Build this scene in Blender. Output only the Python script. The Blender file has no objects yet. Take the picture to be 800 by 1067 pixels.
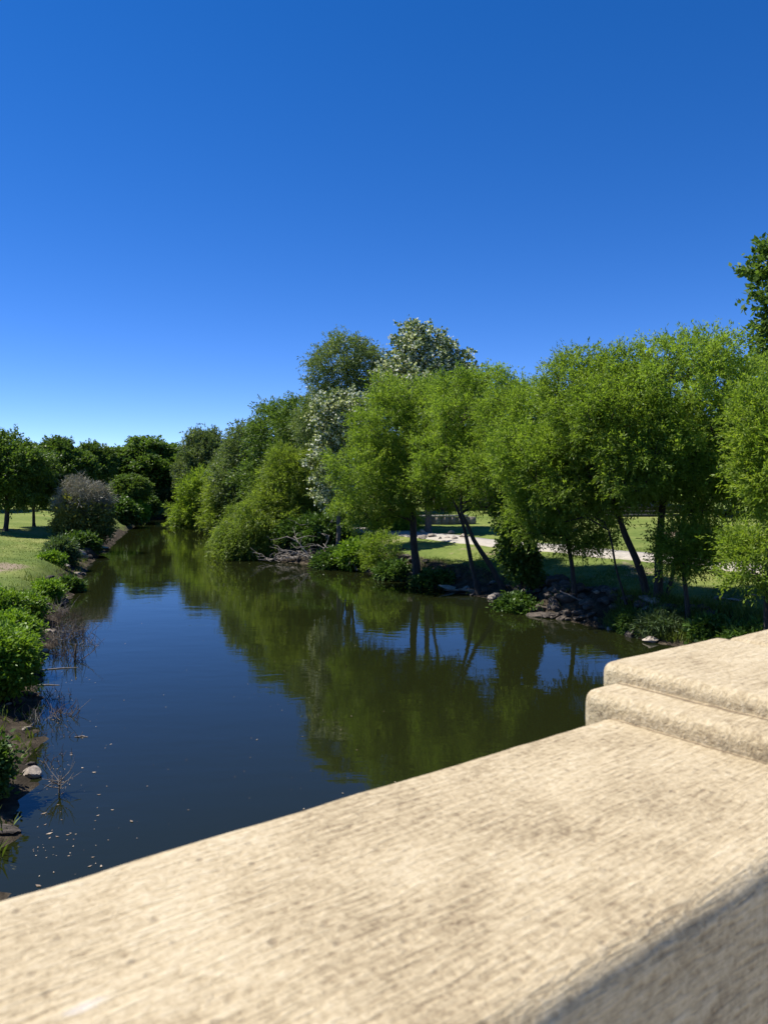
import bpy, bmesh, math, random
import numpy as np
from mathutils import Vector, Matrix

sc = bpy.context.scene
COL = sc.collection
R = math.radians
HZ, F, CX = 500.0, 801.0, 400.0          # horizon row, focal length and centre column of the photograph (800 x 1067)
H = 6.0                                   # eye height above the water
SUN_EL, SUN_ROT = R(58), R(-77)

# ------------------------------------------------------------------ noise
def _hash(ix, iy, iz, seed):
    n = (ix.astype(np.int64) * 374761393 + iy.astype(np.int64) * 668265263 + iz.astype(np.int64) * 2147483647 + seed * 1274126177) & 0xffffffff
    n = ((n ^ (n >> 13)) * 1274126177) & 0xffffffff
    n = ((n ^ (n >> 16)) * 2246822519) & 0xffffffff
    return ((n ^ (n >> 15)) & 0xffffff) / float(0xffffff)

def noise3(p, seed=0):
    p = np.asarray(p, float)
    i = np.floor(p); f = p - i; f = f * f * (3 - 2 * f)
    i = i.astype(np.int64)
    x, y, z = i[..., 0], i[..., 1], i[..., 2]
    fx, fy, fz = f[..., 0], f[..., 1], f[..., 2]
    def c(a, b, d): return _hash(x + a, y + b, z + d, seed)
    x00 = c(0, 0, 0) * (1 - fx) + c(1, 0, 0) * fx; x10 = c(0, 1, 0) * (1 - fx) + c(1, 1, 0) * fx
    x01 = c(0, 0, 1) * (1 - fx) + c(1, 0, 1) * fx; x11 = c(0, 1, 1) * (1 - fx) + c(1, 1, 1) * fx
    return ((x00 * (1 - fy) + x10 * fy) * (1 - fz) + (x01 * (1 - fy) + x11 * fy) * fz) * 2 - 1

def fbm(p, seed=0, octv=4):
    p = np.asarray(p, float); s = 0; a = 1.0; t = 0
    for k in range(octv):
        s = s + a * noise3(p * (2 ** k), seed + k * 17); t += a; a *= 0.5
    return s / t

def n2(x, y, sc_, seed, octv=3):
    x = np.asarray(x, float); y = np.asarray(y, float)
    return fbm(np.stack([x * sc_, y * sc_, np.zeros_like(x) + 0.37], -1), seed, octv)

def sstep(x): x = np.clip(x, 0, 1); return x * x * (3 - 2 * x)

# ------------------------------------------------------------------ terrain
LEFT = [(-2, -40), (-3, -10), (-4.3, 5), (-5.1, 10), (-6.0, 13), (-7.2, 16.6), (-8.8, 19.6), (-10.5, 24), (-12.8, 30), (-16.2, 40),
        (-20.5, 53.4), (-24, 66.7), (-29.5, 87), (-33, 100), (-35.5, 114), (-36, 121)]
RIGHT = [(-31, 124), (-27.5, 118), (-26, 107), (-21.5, 95), (-17, 80), (-12.3, 66), (-9.6, 58.5), (-4.2, 53.6), (-2, 52), (-.3, 48), (2.3, 43.5),
         (4, 40.2), (5.6, 38.4), (6.8, 34), (8.1, 32.7), (8.9, 30.8), (9.8, 28.6), (10.8, 27.4), (13, 24), (16, 18), (20, 8), (24, -10), (26, -40)]
POLY = np.array(LEFT + RIGHT, float)

def river(x, y):
    """signed distance to the water's edge (positive on land) and True where the side is the one with the path"""
    x = np.asarray(x, float); y = np.asarray(y, float); sh = x.shape
    px, py = x.ravel(), y.ravel()
    best = np.full(px.shape, 1e9); inside = np.zeros(px.shape, bool); seg = np.zeros(px.shape, int)
    n = len(POLY)
    for i in range(n):
        a, b = POLY[i], POLY[(i + 1) % n]
        d = b - a; L = d @ d
        t = np.clip(((px - a[0]) * d[0] + (py - a[1]) * d[1]) / L, 0, 1)
        q = np.hypot(px - a[0] - t * d[0], py - a[1] - t * d[1])
        m = q < best; best[m] = q[m]; seg[m] = i
        if a[1] != b[1]:
            c = ((a[1] > py) != (b[1] > py)) & (px < (b[0] - a[0]) * (py - a[1]) / (b[1] - a[1]) + a[0])
            inside ^= c
    d = np.where(inside, -best, best)
    return d.reshape(sh), (seg >= len(LEFT)).reshape(sh)

def ground(x, y):
    x = np.asarray(x, float); y = np.asarray(y, float)
    d, right = river(x, y)
    dn = d + 0.45 * n2(x, y, 0.55, 3) + 0.25 * n2(x, y, 1.7, 5, 2)
    wr = 1.3 + 2.6 * np.exp(-((y - 40.5) / 3.0) ** 2) + 1.4 * np.exp(-((y - 27.5) / 3.0) ** 2)
    zr = 1.15 * sstep(dn / wr) + 0.95 * sstep((d - 1.5) / 11) + 0.022 * np.clip(d - 12, 0, 120)
    wl = 2.6 + 1.2 * np.exp(-((y - 16) / 6) ** 2)
    zl = 1.25 * sstep(dn / wl) + 0.5 * sstep((d - 2) / 7) + 0.02 * np.clip(d - 8, 0, 120) + 0.012 * np.clip(y - 60, 0, 100)
    z = np.where(right, zr, zl)
    z = z + np.where(d > 0, 1, 0) * (0.10 * n2(x, y, 0.35, 11) * sstep(d / 2) + 0.17 * n2(x, y, 1.9, 12, 3) * np.exp(-(d - 1.0) ** 2 / 3))
    bed = np.maximum(-1.8, dn * 0.35 - 0.05)
    z = np.where(dn <= 0, bed, np.maximum(z, np.minimum(-0.05 + 0.12 * dn, .6)))
    z = z + 5.0 * sstep((np.hypot(x, y - 60) - 130) / 250)
    return z

def gz(x, y): return float(ground(np.array([x]), np.array([y]))[0])
def at(px, Y): return ((px - CX) / F * Y, Y)
def ztop(py, Y): return H + (HZ - py) / F * Y

# ------------------------------------------------------------------ mesh helpers
def mesh_np(name, V, Fq, mat=None, attrs=None, smooth=False):
    """V (n,3), Fq (m,k) faces of equal size"""
    me = bpy.data.meshes.new(name)
    V = np.asarray(V, np.float32); Fq = np.asarray(Fq, np.int32)
    m, k = Fq.shape
    me.vertices.add(len(V)); me.vertices.foreach_set('co', V.ravel())
    me.loops.add(m * k); me.loops.foreach_set('vertex_index', Fq.ravel())
    me.polygons.add(m); me.polygons.foreach_set('loop_start', np.arange(0, m * k, k, dtype=np.int32))
    me.polygons.foreach_set('loop_total', np.full(m, k, np.int32))
    if smooth: me.polygons.foreach_set('use_smooth', np.ones(m, bool))
    me.update(calc_edges=True)
    for an, (dom, val) in (attrs or {}).items():
        a = me.attributes.new(an, 'FLOAT', dom); a.data.foreach_set('value', np.asarray(val, np.float32))
    if mat: me.materials.append(mat)
    return me

def link(name, me, parent=None, loc=(0, 0, 0), rot=(0, 0, 0), scale=(1, 1, 1)):
    o = bpy.data.objects.new(name, me); COL.objects.link(o)
    o.location = loc; o.rotation_euler = rot; o.scale = scale
    if parent: o.parent = parent
    return o

def tag(o, label, cat, group=None, kind=None):
    o['label'] = label; o['category'] = cat
    if group: o['group'] = group
    if kind: o['kind'] = kind
    return o

def thing(name, label, cat, loc, rz=0, group=None, s=1.0):
    o = link(name, None, None, loc, (0, 0, rz), (s, s, s)); o.empty_display_size = .3
    return tag(o, label, cat, group)

def struct(name, me, label=None):
    o = link(name, me); o['kind'] = 'structure'
    if label: o['label'] = label
    return o

def dup(root, loc, rz, label, group=None, s=1.0):
    r = root.copy(); COL.objects.link(r); r.location = loc; r.rotation_euler = (0, 0, rz)
    r.scale = (s, s, s) if not hasattr(s, '__len__') else s
    r['label'] = label
    if group: r['group'] = group
    for ch in list(root.children):
        c = ch.copy(); COL.objects.link(c); c.parent = r
    return r

class Geo:
    """collects quads"""
    def __init__(s): s.V = []; s.F = []; s.n = 0
    def add(s, V, Fq):
        V = np.asarray(V, float); s.V.append(V); s.F.append(np.asarray(Fq, int) + s.n); s.n += len(V)
    def tube(s, pts, rad, sides=6, wob=0, seed=0):
        pts = np.asarray(pts, float); rad = np.asarray(rad, float); n = len(pts)
        if n < 2: return
        tan = np.gradient(pts, axis=0); tan /= np.linalg.norm(tan, axis=1)[:, None] + 1e-9
        ref = np.array([0.31, 0.77, 0.12]) if abs(tan[0][2]) > .7 else np.array([0, 0, 1.])
        a = np.cross(tan, ref); a /= np.linalg.norm(a, axis=1)[:, None] + 1e-9
        b = np.cross(tan, a)
        th = np.arange(sides) / sides * 2 * math.pi
        rr = rad[:, None] * np.ones(sides)
        if wob:
            q = np.stack([np.cos(th)[None, :] * 1.6 + pts[:, 0:1], np.sin(th)[None, :] * 1.6 + pts[:, 1:2], pts[:, 2:3] * 1.5 + 0 * th], -1)
            rr = rr * (1 + wob * noise3(q, seed))
        V = pts[:, None, :] + rr[..., None] * (np.cos(th)[None, :, None] * a[:, None, :] + np.sin(th)[None, :, None] * b[:, None, :])
        i = np.arange(n - 1)[:, None] * sides; j = np.arange(sides)[None, :]; j2 = (j + 1) % sides
        Fq = np.stack([i + j, i + j2, i + sides + j2, i + sides + j], -1).reshape(-1, 4)
        s.add(V.reshape(-1, 3), Fq)
        if sides % 2 == 0 and rad[-1] > 0.012:      # end cap as a fan of quads
            base = (n - 1) * sides; c = len(V.reshape(-1, 3))
            s.V[-1] = np.vstack([s.V[-1], pts[-1] + tan[-1] * rad[-1] * .4]); s.n += 1
            st = s.n - c - 1
            s.F.append(np.array([[st + base + k, st + base + (k + 1) % sides, st + base + (k + 2) % sides, st + c] for k in range(0, sides, 2)]))
    def box(s, c, d, rz=0):
        c = np.asarray(c, float); h = np.asarray(d, float) / 2
        V = np.array([[x, y, z] for x in (-1, 1) for y in (-1, 1) for z in (-1, 1)]) * h
        if rz:
            V = V @ np.array([[math.cos(rz), math.sin(rz), 0], [-math.sin(rz), math.cos(rz), 0], [0, 0, 1]])
        s.add(V + c, [[0, 1, 3, 2], [4, 6, 7, 5], [0, 4, 5, 1], [2, 3, 7, 6], [0, 2, 6, 4], [1, 5, 7, 3]])
    def mesh(s, name, mat, smooth=True): return mesh_np(name, np.vstack(s.V), np.vstack(s.F), mat, smooth=smooth)

# ------------------------------------------------------------------ materials
def new_mat(name):
    m = bpy.data.materials.new(name); m.use_nodes = True
    nt = m.node_tree; nt.nodes.clear()
    return m, nt, (lambda t, **k: _node(nt, t, k)), (lambda a, b: nt.links.new(a, b))
def _node(nt, t, k):
    n = nt.nodes.new(t)
    for a, b in k.items(): setattr(n, a, b)
    return n
def ramp(nt, fac, stops):
    r = nt.nodes.new('ShaderNodeValToRGB'); e = r.color_ramp.elements
    while len(e) < len(stops): e.new(0.5)
    for x, (p, c) in zip(e, stops): x.position = p; x.color = (*c, 1) if len(c) == 3 else c
    nt.links.new(fac, r.inputs[0]); return r
def noise_node(nt, scale, detail=4, rough=.55, vec=None, dist=0):
    n = nt.nodes.new('ShaderNodeTexNoise'); n.inputs['Scale'].default_value = scale; n.inputs['Detail'].default_value = detail
    n.inputs['Roughness'].default_value = rough; n.inputs['Distortion'].default_value = dist
    if vec: nt.links.new(vec, n.inputs['Vector'])
    return n
def mixc(nt, fac, a, b, mode='MIX'):
    n = nt.nodes.new('ShaderNodeMix'); n.data_type = 'RGBA'; n.blend_type = mode
    for s, v in ((n.inputs[0], fac), (n.inputs[6], a), (n.inputs[7], b)):
        if hasattr(v, 'is_linked'): nt.links.new(v, s)
        else: s.default_value = v if not hasattr(v, '__len__') else (*v, 1)[:4]
    return n.outputs[2]
def mathn(nt, op, a, b=0, clamp=False):
    n = nt.nodes.new('ShaderNodeMath'); n.operation = op; n.use_clamp = clamp
    for s, v in ((n.inputs[0], a), (n.inputs[1], b)):
        if hasattr(v, 'is_linked'): nt.links.new(v, s)
        else: s.default_value = v
    return n.outputs[0]

def leaf_mat(name, dark, mid, light, trans=.32, silver=None, sil_at=.68, rough=.45, yellow=1.15):
    m, nt, N, L = new_mat(name)
    at_ = N('ShaderNodeAttribute', attribute_name='tone')
    inf = N('ShaderNodeObjectInfo')
    stops = [(0.0, dark), (.5, mid), (.95 if not silver else sil_at - .02, light)]
    if silver: stops += [(sil_at, silver)]
    r = ramp(nt, at_.outputs['Fac'], stops)
    hs = N('ShaderNodeHueSaturation'); L(r.outputs[0], hs.inputs['Color'])
    v = mathn(nt, 'MULTIPLY_ADD', inf.outputs['Random'], .22); nt.nodes[-1].inputs[2].default_value = .89
    L(v, hs.inputs['Value'])
    p = N('ShaderNodeBsdfPrincipled'); L(hs.outputs[0], p.inputs['Base Color']); p.inputs['Roughness'].default_value = rough
    p.inputs['Specular IOR Level'].default_value = .18
    t = N('ShaderNodeBsdfTranslucent')
    tc = mixc(nt, 1.0, hs.outputs[0], (yellow * 1.1, yellow * 1.15, .55), 'MULTIPLY'); L(tc, t.inputs['Color'])
    mx = N('ShaderNodeMixShader'); mx.inputs[0].default_value = trans
    L(p.outputs[0], mx.inputs[1]); L(t.outputs[0], mx.inputs[2])
    o = N('ShaderNodeOutputMaterial'); L(mx.outputs[0], o.inputs[0]); return m

def bark_mat(name, a, b, scale=9):
    m, nt, N, L = new_mat(name)
    tc = N('ShaderNodeTexCoord'); mp = N('ShaderNodeMapping'); mp.inputs['Scale'].default_value = (1, 1, .22); L(tc.outputs['Object'], mp.inputs[0])
    n = noise_node(nt, scale * 2, 6, .65, mp.outputs[0], .4); r = ramp(nt, n.outputs[0], [(.3, a), (.72, b)])
    p = N('ShaderNodeBsdfPrincipled'); L(r.outputs[0], p.inputs['Base Color']); p.inputs['Roughness'].default_value = .9
    bp = N('ShaderNodeBump'); bp.inputs['Strength'].default_value = .8; bp.inputs['Distance'].default_value = .03; L(n.outputs[0], bp.inputs['Height']); L(bp.outputs[0], p.inputs['Normal'])
    o = N('ShaderNodeOutputMaterial'); L(p.outputs[0], o.inputs[0]); return m

def stone_mat(name, a, b, c, scale=3):
    m, nt, N, L = new_mat(name)
    tc = N('ShaderNodeTexCoord'); inf = N('ShaderNodeObjectInfo')
    n = noise_node(nt, scale, 7, .65, tc.outputs['Object'], .3); r = ramp(nt, n.outputs[0], [(.3, a), (.55, b), (.75, c)])
    hs = N('ShaderNodeHueSaturation'); L(r.outputs[0], hs.inputs['Color'])
    v = mathn(nt, 'MULTIPLY_ADD', inf.outputs['Random'], .6); nt.nodes[-1].inputs[2].default_value = .65; L(v, hs.inputs['Value'])
    p = N('ShaderNodeBsdfPrincipled'); L(hs.outputs[0], p.inputs['Base Color']); p.inputs['Roughness'].default_value = .9
    n2_ = noise_node(nt, scale * 6, 8, .7, tc.outputs['Object'])
    bp = N('ShaderNodeBump'); bp.inputs['Strength'].default_value = .7; bp.inputs['Distance'].default_value = .05; L(n2_.outputs[0], bp.inputs['Height']); L(bp.outputs[0], p.inputs['Normal'])
    o = N('ShaderNodeOutputMaterial'); L(p.outputs[0], o.inputs[0]); return m

def plain_mat(name, col, rough=.7, var=.15, scale=6, bump=.0):
    m, nt, N, L = new_mat(name)
    tc = N('ShaderNodeTexCoord'); n = noise_node(nt, scale, 6, .6, tc.outputs['Object'])
    r = ramp(nt, n.outputs[0], [(.3, tuple(c * (1 - var) for c in col)), (.7, tuple(c * (1 + var) for c in col))])
    p = N('ShaderNodeBsdfPrincipled'); L(r.outputs[0], p.inputs['Base Color']); p.inputs['Roughness'].default_value = rough
    if bump:
        bp = N('ShaderNodeBump'); bp.inputs['Strength'].default_value = bump; bp.inputs['Distance'].default_value = .02; L(n.outputs[0], bp.inputs['Height']); L(bp.outputs[0], p.inputs['Normal'])
    o = N('ShaderNodeOutputMaterial'); L(p.outputs[0], o.inputs[0]); return m

M = {}
M['willow'] = leaf_mat('willow_leaf', (.115, .18, .034), (.195, .285, .046), (.29, .37, .075), .54)
M['willow2'] = leaf_mat('willow_leaf_olive', (.105, .16, .03), (.18, .245, .045), (.27, .33, .07), .5)
M['willowy'] = leaf_mat('willow_leaf_yellow', (.105, .165, .026), (.185, .265, .038), (.275, .34, .058), .5)
M['oak'] = leaf_mat('oak_leaf', (.05, .09, .022), (.09, .15, .032), (.145, .21, .045), .40)
M['elm'] = leaf_mat('elm_leaf', (.065, .11, .026), (.105, .165, .036), (.165, .23, .055), .38)
M['grey'] = leaf_mat('grey_green_leaf', (.085, .125, .045), (.135, .185, .07), (.20, .25, .11), .38)
M['poplar'] = leaf_mat('white_poplar_leaf', (.075, .12, .04), (.13, .18, .065), (.20, .25, .11), .3, (.66, .68, .58), .68)
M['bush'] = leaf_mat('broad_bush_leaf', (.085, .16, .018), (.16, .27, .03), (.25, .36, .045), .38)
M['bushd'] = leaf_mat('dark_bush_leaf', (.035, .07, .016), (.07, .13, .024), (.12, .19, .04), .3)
M['bushb'] = leaf_mat('blue_green_leaf', (.05, .085, .035), (.09, .14, .055), (.15, .20, .08), .28)
M['yell'] = leaf_mat('yellowing_leaf', (.11, .14, .04), (.21, .22, .06), (.36, .32, .11), .4)
M['twig'] = leaf_mat('dead_twig', (.15, .135, .095), (.31, .285, .21), (.46, .43, .34), .05)
M['reed'] = leaf_mat('dead_stalk', (.11, .08, .055), (.24, .185, .13), (.42, .34, .25), .05)
M['grass'] = leaf_mat('grass_blade', (.06, .095, .018), (.115, .16, .03), (.22, .23, .07), .3)
M['bark'] = bark_mat('dark_bark', (.018, .014, .011), (.075, .06, .048))
M['barkg'] = bark_mat('grey_bark', (.05, .043, .036), (.16, .14, .12))
M['dead'] = bark_mat('weathered_wood', (.12, .10, .085), (.34, .30, .255), 6)
M['rock'] = stone_mat('bank_rock', (.03, .024, .018), (.085, .067, .052), (.21, .17, .135))
M['lime'] = stone_mat('limestone', (.20, .165, .13), (.38, .32, .26), (.52, .46, .39))

def ground_mat():
    m, nt, N, L = new_mat('park_ground')
    tc = N('ShaderNodeTexCoord'); at_ = N('ShaderNodeAttribute', attribute_name='bank'); dr = N('ShaderNodeAttribute', attribute_name='dry')
    g1 = noise_node(nt, .22, 5, .6, tc.outputs['Object'], .5); g2 = noise_node(nt, 3.2, 6, .7, tc.outputs['Object']); g3 = noise_node(nt, 26, 5, .75, tc.outputs['Object'])
    f = mathn(nt, 'ADD', mathn(nt, 'MULTIPLY', g1.outputs[0], .5), mathn(nt, 'MULTIPLY', g2.outputs[0], .28)); f = mathn(nt, 'ADD', f, mathn(nt, 'MULTIPLY', g3.outputs[0], .22))
    gr = ramp(nt, f, [(.36, (.075, .115, .022)), (.48, (.135, .18, .038)), (.56, (.195, .225, .058)), (.66, (.28, .265, .105))])
    mn = noise_node(nt, 1.3, 8, .72, tc.outputs['Object'], .6); mud = ramp(nt, mn.outputs[0], [(.34, (.018, .014, .009)), (.5, (.05, .039, .026)), (.70, (.15, .118, .08))])
    dn = noise_node(nt, .8, 7, .7, tc.outputs['Object'], .8); dirt = ramp(nt, dn.outputs[0], [(.3, (.16, .12, .08)), (.7, (.36, .28, .20))])
    fb = mathn(nt, 'ADD', at_.outputs['Fac'], mathn(nt, 'MULTIPLY', mathn(nt, 'SUBTRACT', g2.outputs[0], .5), 1.1))
    fb = ramp(nt, fb, [(.42, (0, 0, 0)), (.58, (1, 1, 1))]).outputs[0]
    fd = mathn(nt, 'ADD', dr.outputs['Fac'], mathn(nt, 'MULTIPLY', mathn(nt, 'SUBTRACT', g2.outputs[0], .5), 1.2))
    fd = ramp(nt, fd, [(.40, (0, 0, 0)), (.7, (1, 1, 1))]).outputs[0]
    c = mixc(nt, fd, gr.outputs[0], dirt.outputs[0]); c = mixc(nt, fb, c, mud.outputs[0])
    p = N('ShaderNodeBsdfPrincipled'); L(c, p.inputs['Base Color']); p.inputs['Roughness'].default_value = .95; p.inputs['Specular IOR Level'].default_value = .15
    bp = N('ShaderNodeBump'); bp.inputs['Strength'].default_value = .9; bp.inputs['Distance'].default_value = .08
    hh = mathn(nt, 'ADD', mathn(nt, 'MULTIPLY', g3.outputs[0], .7), mn.outputs[0]); L(hh, bp.inputs['Height']); L(bp.outputs[0], p.inputs['Normal'])
    o = N('ShaderNodeOutputMaterial'); L(p.outputs[0], o.inputs[0]); return m

def water_mat():
    m, nt, N, L = new_mat('river_water')
    tc = N('ShaderNodeTexCoord'); mp = N('ShaderNodeMapping'); mp.inputs['Scale'].default_value = (.55, 1.3, 1); mp.inputs['Rotation'].default_value = (0, 0, R(-12)); L(tc.outputs['Object'], mp.inputs[0])
    a = noise_node(nt, 2.4, 3, .5, mp.outputs[0], .3); b = noise_node(nt, .16, 3, .5, tc.outputs['Object'])
    k = ramp(nt, b.outputs[0], [(.38, (.25,) * 3), (.66, (1,) * 3)])
    c = noise_node(nt, .45, 2, .5, mp.outputs[0])
    h = mathn(nt, 'ADD', mathn(nt, 'MULTIPLY', a.outputs[0], k.outputs[0]), mathn(nt, 'MULTIPLY', c.outputs[0], 1.6))
    p = N('ShaderNodeBsdfPrincipled'); p.inputs['Base Color'].default_value = (.0105, .0130, .0038, 1); p.inputs['Roughness'].default_value = .025; p.inputs['IOR'].default_value = 1.33
    bp = N('ShaderNodeBump'); bp.inputs['Strength'].default_value = .3; bp.inputs['Distance'].default_value = .016; L(h, bp.inputs['Height']); L(bp.outputs[0], p.inputs['Normal'])
    o = N('ShaderNodeOutputMaterial'); L(p.outputs[0], o.inputs[0]); return m

def concrete_mat(name, smudge=None):
    m, nt, N, L = new_mat(name)
    tc = N('ShaderNodeTexCoord'); ob = tc.outputs['Object']
    mp = N('ShaderNodeMapping'); mp.inputs['Scale'].default_value = (22, 170, 170); mp.inputs['Rotation'].default_value = (0, 0, R(4)); L(ob, mp.inputs[0])
    st = noise_node(nt, 1, 5, .62, mp.outputs[0], .5)
    grit = noise_node(nt, 110, 5, .7, ob); blot = noise_node(nt, 6, 6, .62, ob, .4); big = noise_node(nt, 1.7, 4, .55, ob)
    v = N('ShaderNodeTexVoronoi'); v.inputs['Scale'].default_value = 48; v.inputs['Randomness'].default_value = 1; L(ob, v.inputs['Vector'])
    pit = ramp(nt, v.outputs['Distance'], [(.06, (0, 0, 0)), (.26, (1, 1, 1))])
    pm = ramp(nt, noise_node(nt, 17, 4, .6, ob).outputs[0], [(.50, (1, 1, 1)), (.60, (0, 0, 0))])
    pits = mathn(nt, 'MAXIMUM', pit.outputs[0], pm.outputs[0])
    f = mathn(nt, 'ADD', mathn(nt, 'MULTIPLY', st.outputs[0], .27), mathn(nt, 'MULTIPLY', blot.outputs[0], .25)); f = mathn(nt, 'ADD', f, mathn(nt, 'MULTIPLY', grit.outputs[0], .36)); f = mathn(nt, 'ADD', f, mathn(nt, 'MULTIPLY', big.outputs[0], .16))
    c = ramp(nt, f, [(.385, (.18, .132, .08)), (.46, (.365, .288, .176)), (.525, (.49, .397, .252)), (.61, (.58, .49, .333))]).outputs[0]
    c = mixc(nt, mathn(nt, 'MULTIPLY', mathn(nt, 'SUBTRACT', 1, pits), .6), c, (.15, .11, .07))
    sx = N('ShaderNodeSeparateXYZ'); L(ob, sx.inputs[0])
    for u0, wd in ((1.072, .0055), (1.158, .0085), (1.572, .012)):
        a_ = mathn(nt, 'ABSOLUTE', mathn(nt, 'SUBTRACT', sx.outputs['X'], u0))
        a_ = mathn(nt, 'ADD', mathn(nt, 'DIVIDE', a_, wd), mathn(nt, 'MULTIPLY', mathn(nt, 'SUBTRACT', noise_node(nt, 34, 5, .7, ob).outputs[0], .5), 2.2))
        k_ = ramp(nt, a_, [(.25, (.85, .85, .85)), (.85, (0, 0, 0))]); c = mixc(nt, k_.outputs[0], c, (.15, .11, .07))
    if smudge:
        ge = N('ShaderNodeVectorMath', operation='DISTANCE')
        mq = N('ShaderNodeMapping'); mq.inputs['Scale'].default_value = (1, 3.2, 1); mq.inputs['Location'].default_value = (0, 0, 0); L(ob, mq.inputs[0]); L(mq.outputs[0], ge.inputs[0])
        ge.inputs[1].default_value = (smudge[0], smudge[1] * 3.2, smudge[2])
        d = mathn(nt, 'ADD', ge.outputs['Value'], mathn(nt, 'MULTIPLY', mathn(nt, 'SUBTRACT', grit.outputs[0], .5), .05))
        s = ramp(nt, d, [(.004, (.45, .45, .45)), (.022, (0, 0, 0))]); c = mixc(nt, s.outputs[0], c, (.66, .65, .64))
    p = N('ShaderNodeBsdfPrincipled'); L(c, p.inputs['Base Color']); p.inputs['Roughness'].default_value = .92; p.inputs['Specular IOR Level'].default_value = .2
    hh = mathn(nt, 'ADD', mathn(nt, 'MULTIPLY', st.outputs[0], 1.0), mathn(nt, 'MULTIPLY', grit.outputs[0], .55)); hh = mathn(nt, 'ADD', hh, mathn(nt, 'MULTIPLY', pits, .35))
    bp = N('ShaderNodeBump'); bp.inputs['Strength'].default_value = .85; bp.inputs['Distance'].default_value = .0055; L(hh, bp.inputs['Height']); L(bp.outputs[0], p.inputs['Normal'])
    o = N('ShaderNodeOutputMaterial'); L(p.outputs[0], o.inputs[0]); return m

M['conc'] = concrete_mat('cast_concrete', (.178, .592, 5.6))
M['path'] = plain_mat('path_concrete', (.37, .335, .28), .9, .2, 3, .2)
M['deck'] = plain_mat('deck_concrete', (.46, .44, .41), .9, .2, 4, .3)

# ------------------------------------------------------------------ plants
def unit(v): return v / (np.linalg.norm(v, axis=-1, keepdims=True) + 1e-9)

def leaves(rng, start, dirs, length, n_leaf, leaf_l, leaf_w, droop, spread, up=.6, tone=None, jit=.25):
    """leaf quads along T twigs -> verts, faces, tone per face"""
    T = len(start); s = (np.arange(n_leaf) + .5) / n_leaf
    ln = length * rng.uniform(.6, 1.25, T)
    S = np.clip(s[None, :] + rng.uniform(-.5, .5, (T, n_leaf)) / n_leaf, 0.02, 1)
    P = start[:, None, :] + dirs[:, None, :] * (S * ln[:, None])[..., None]
    P[..., 2] -= droop * (S ** 2) * ln[:, None]
    tang = dirs[:, None, :] + np.zeros_like(P); tang[..., 2] -= 2 * droop * S; tang = unit(tang)
    D = unit(tang + rng.normal(0, spread, P.shape))
    nrm = rng.normal(0, 1, P.shape) * (1 - up); nrm[..., 2] += up
    side = unit(np.cross(D, nrm))
    l = leaf_l * rng.uniform(.65, 1.3, (T, n_leaf, 1)); w = leaf_w * rng.uniform(.7, 1.3, (T, n_leaf, 1)) * .5
    P = P + rng.normal(0, leaf_l * jit, P.shape)
    mid = P + D * l * .45
    V = np.stack([P, mid + side * w, P + D * l, mid - side * w], 2).reshape(-1, 3)
    n = T * n_leaf
    Fq = np.arange(n * 4).reshape(n, 4)
    t = (tone[:, None] if tone is not None else .5) + rng.normal(0, .10, (T, n_leaf))
    return V, Fq, np.clip(t, 0, 1).ravel()

def crown_centres(rng, blobs, gap):
    """blobs: (x,y,z,rx,ry,rz,n) -> clump centres spread through the outer part of each ellipsoid, plus the outward direction"""
    out, od = [], []
    for (x, y, z, rx, ry, rz, n) in blobs:
        k = 0; tries = 0
        n = int(n * (1.6 if gap < .45 else 1.15))
        while k < n and tries < n * 14:
            tries += 1
            v = rng.normal(0, 1, 3); v /= np.linalg.norm(v)
            r = rng.uniform(.33, 1) ** .42
            r *= 1 + .22 * float(noise3(np.array([v * 2.1 + x + z]), 5)[0])
            p = np.array([x, y, z]) + v * r * np.array([rx, ry, rz])
            if len(out) and gap > 0:
                a = np.array(out)
                if (((a - p) ** 2).sum(1) < gap * gap).any(): continue
            out.append(p); od.append(v); k += 1
    return np.array(out), np.array(od)

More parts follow.
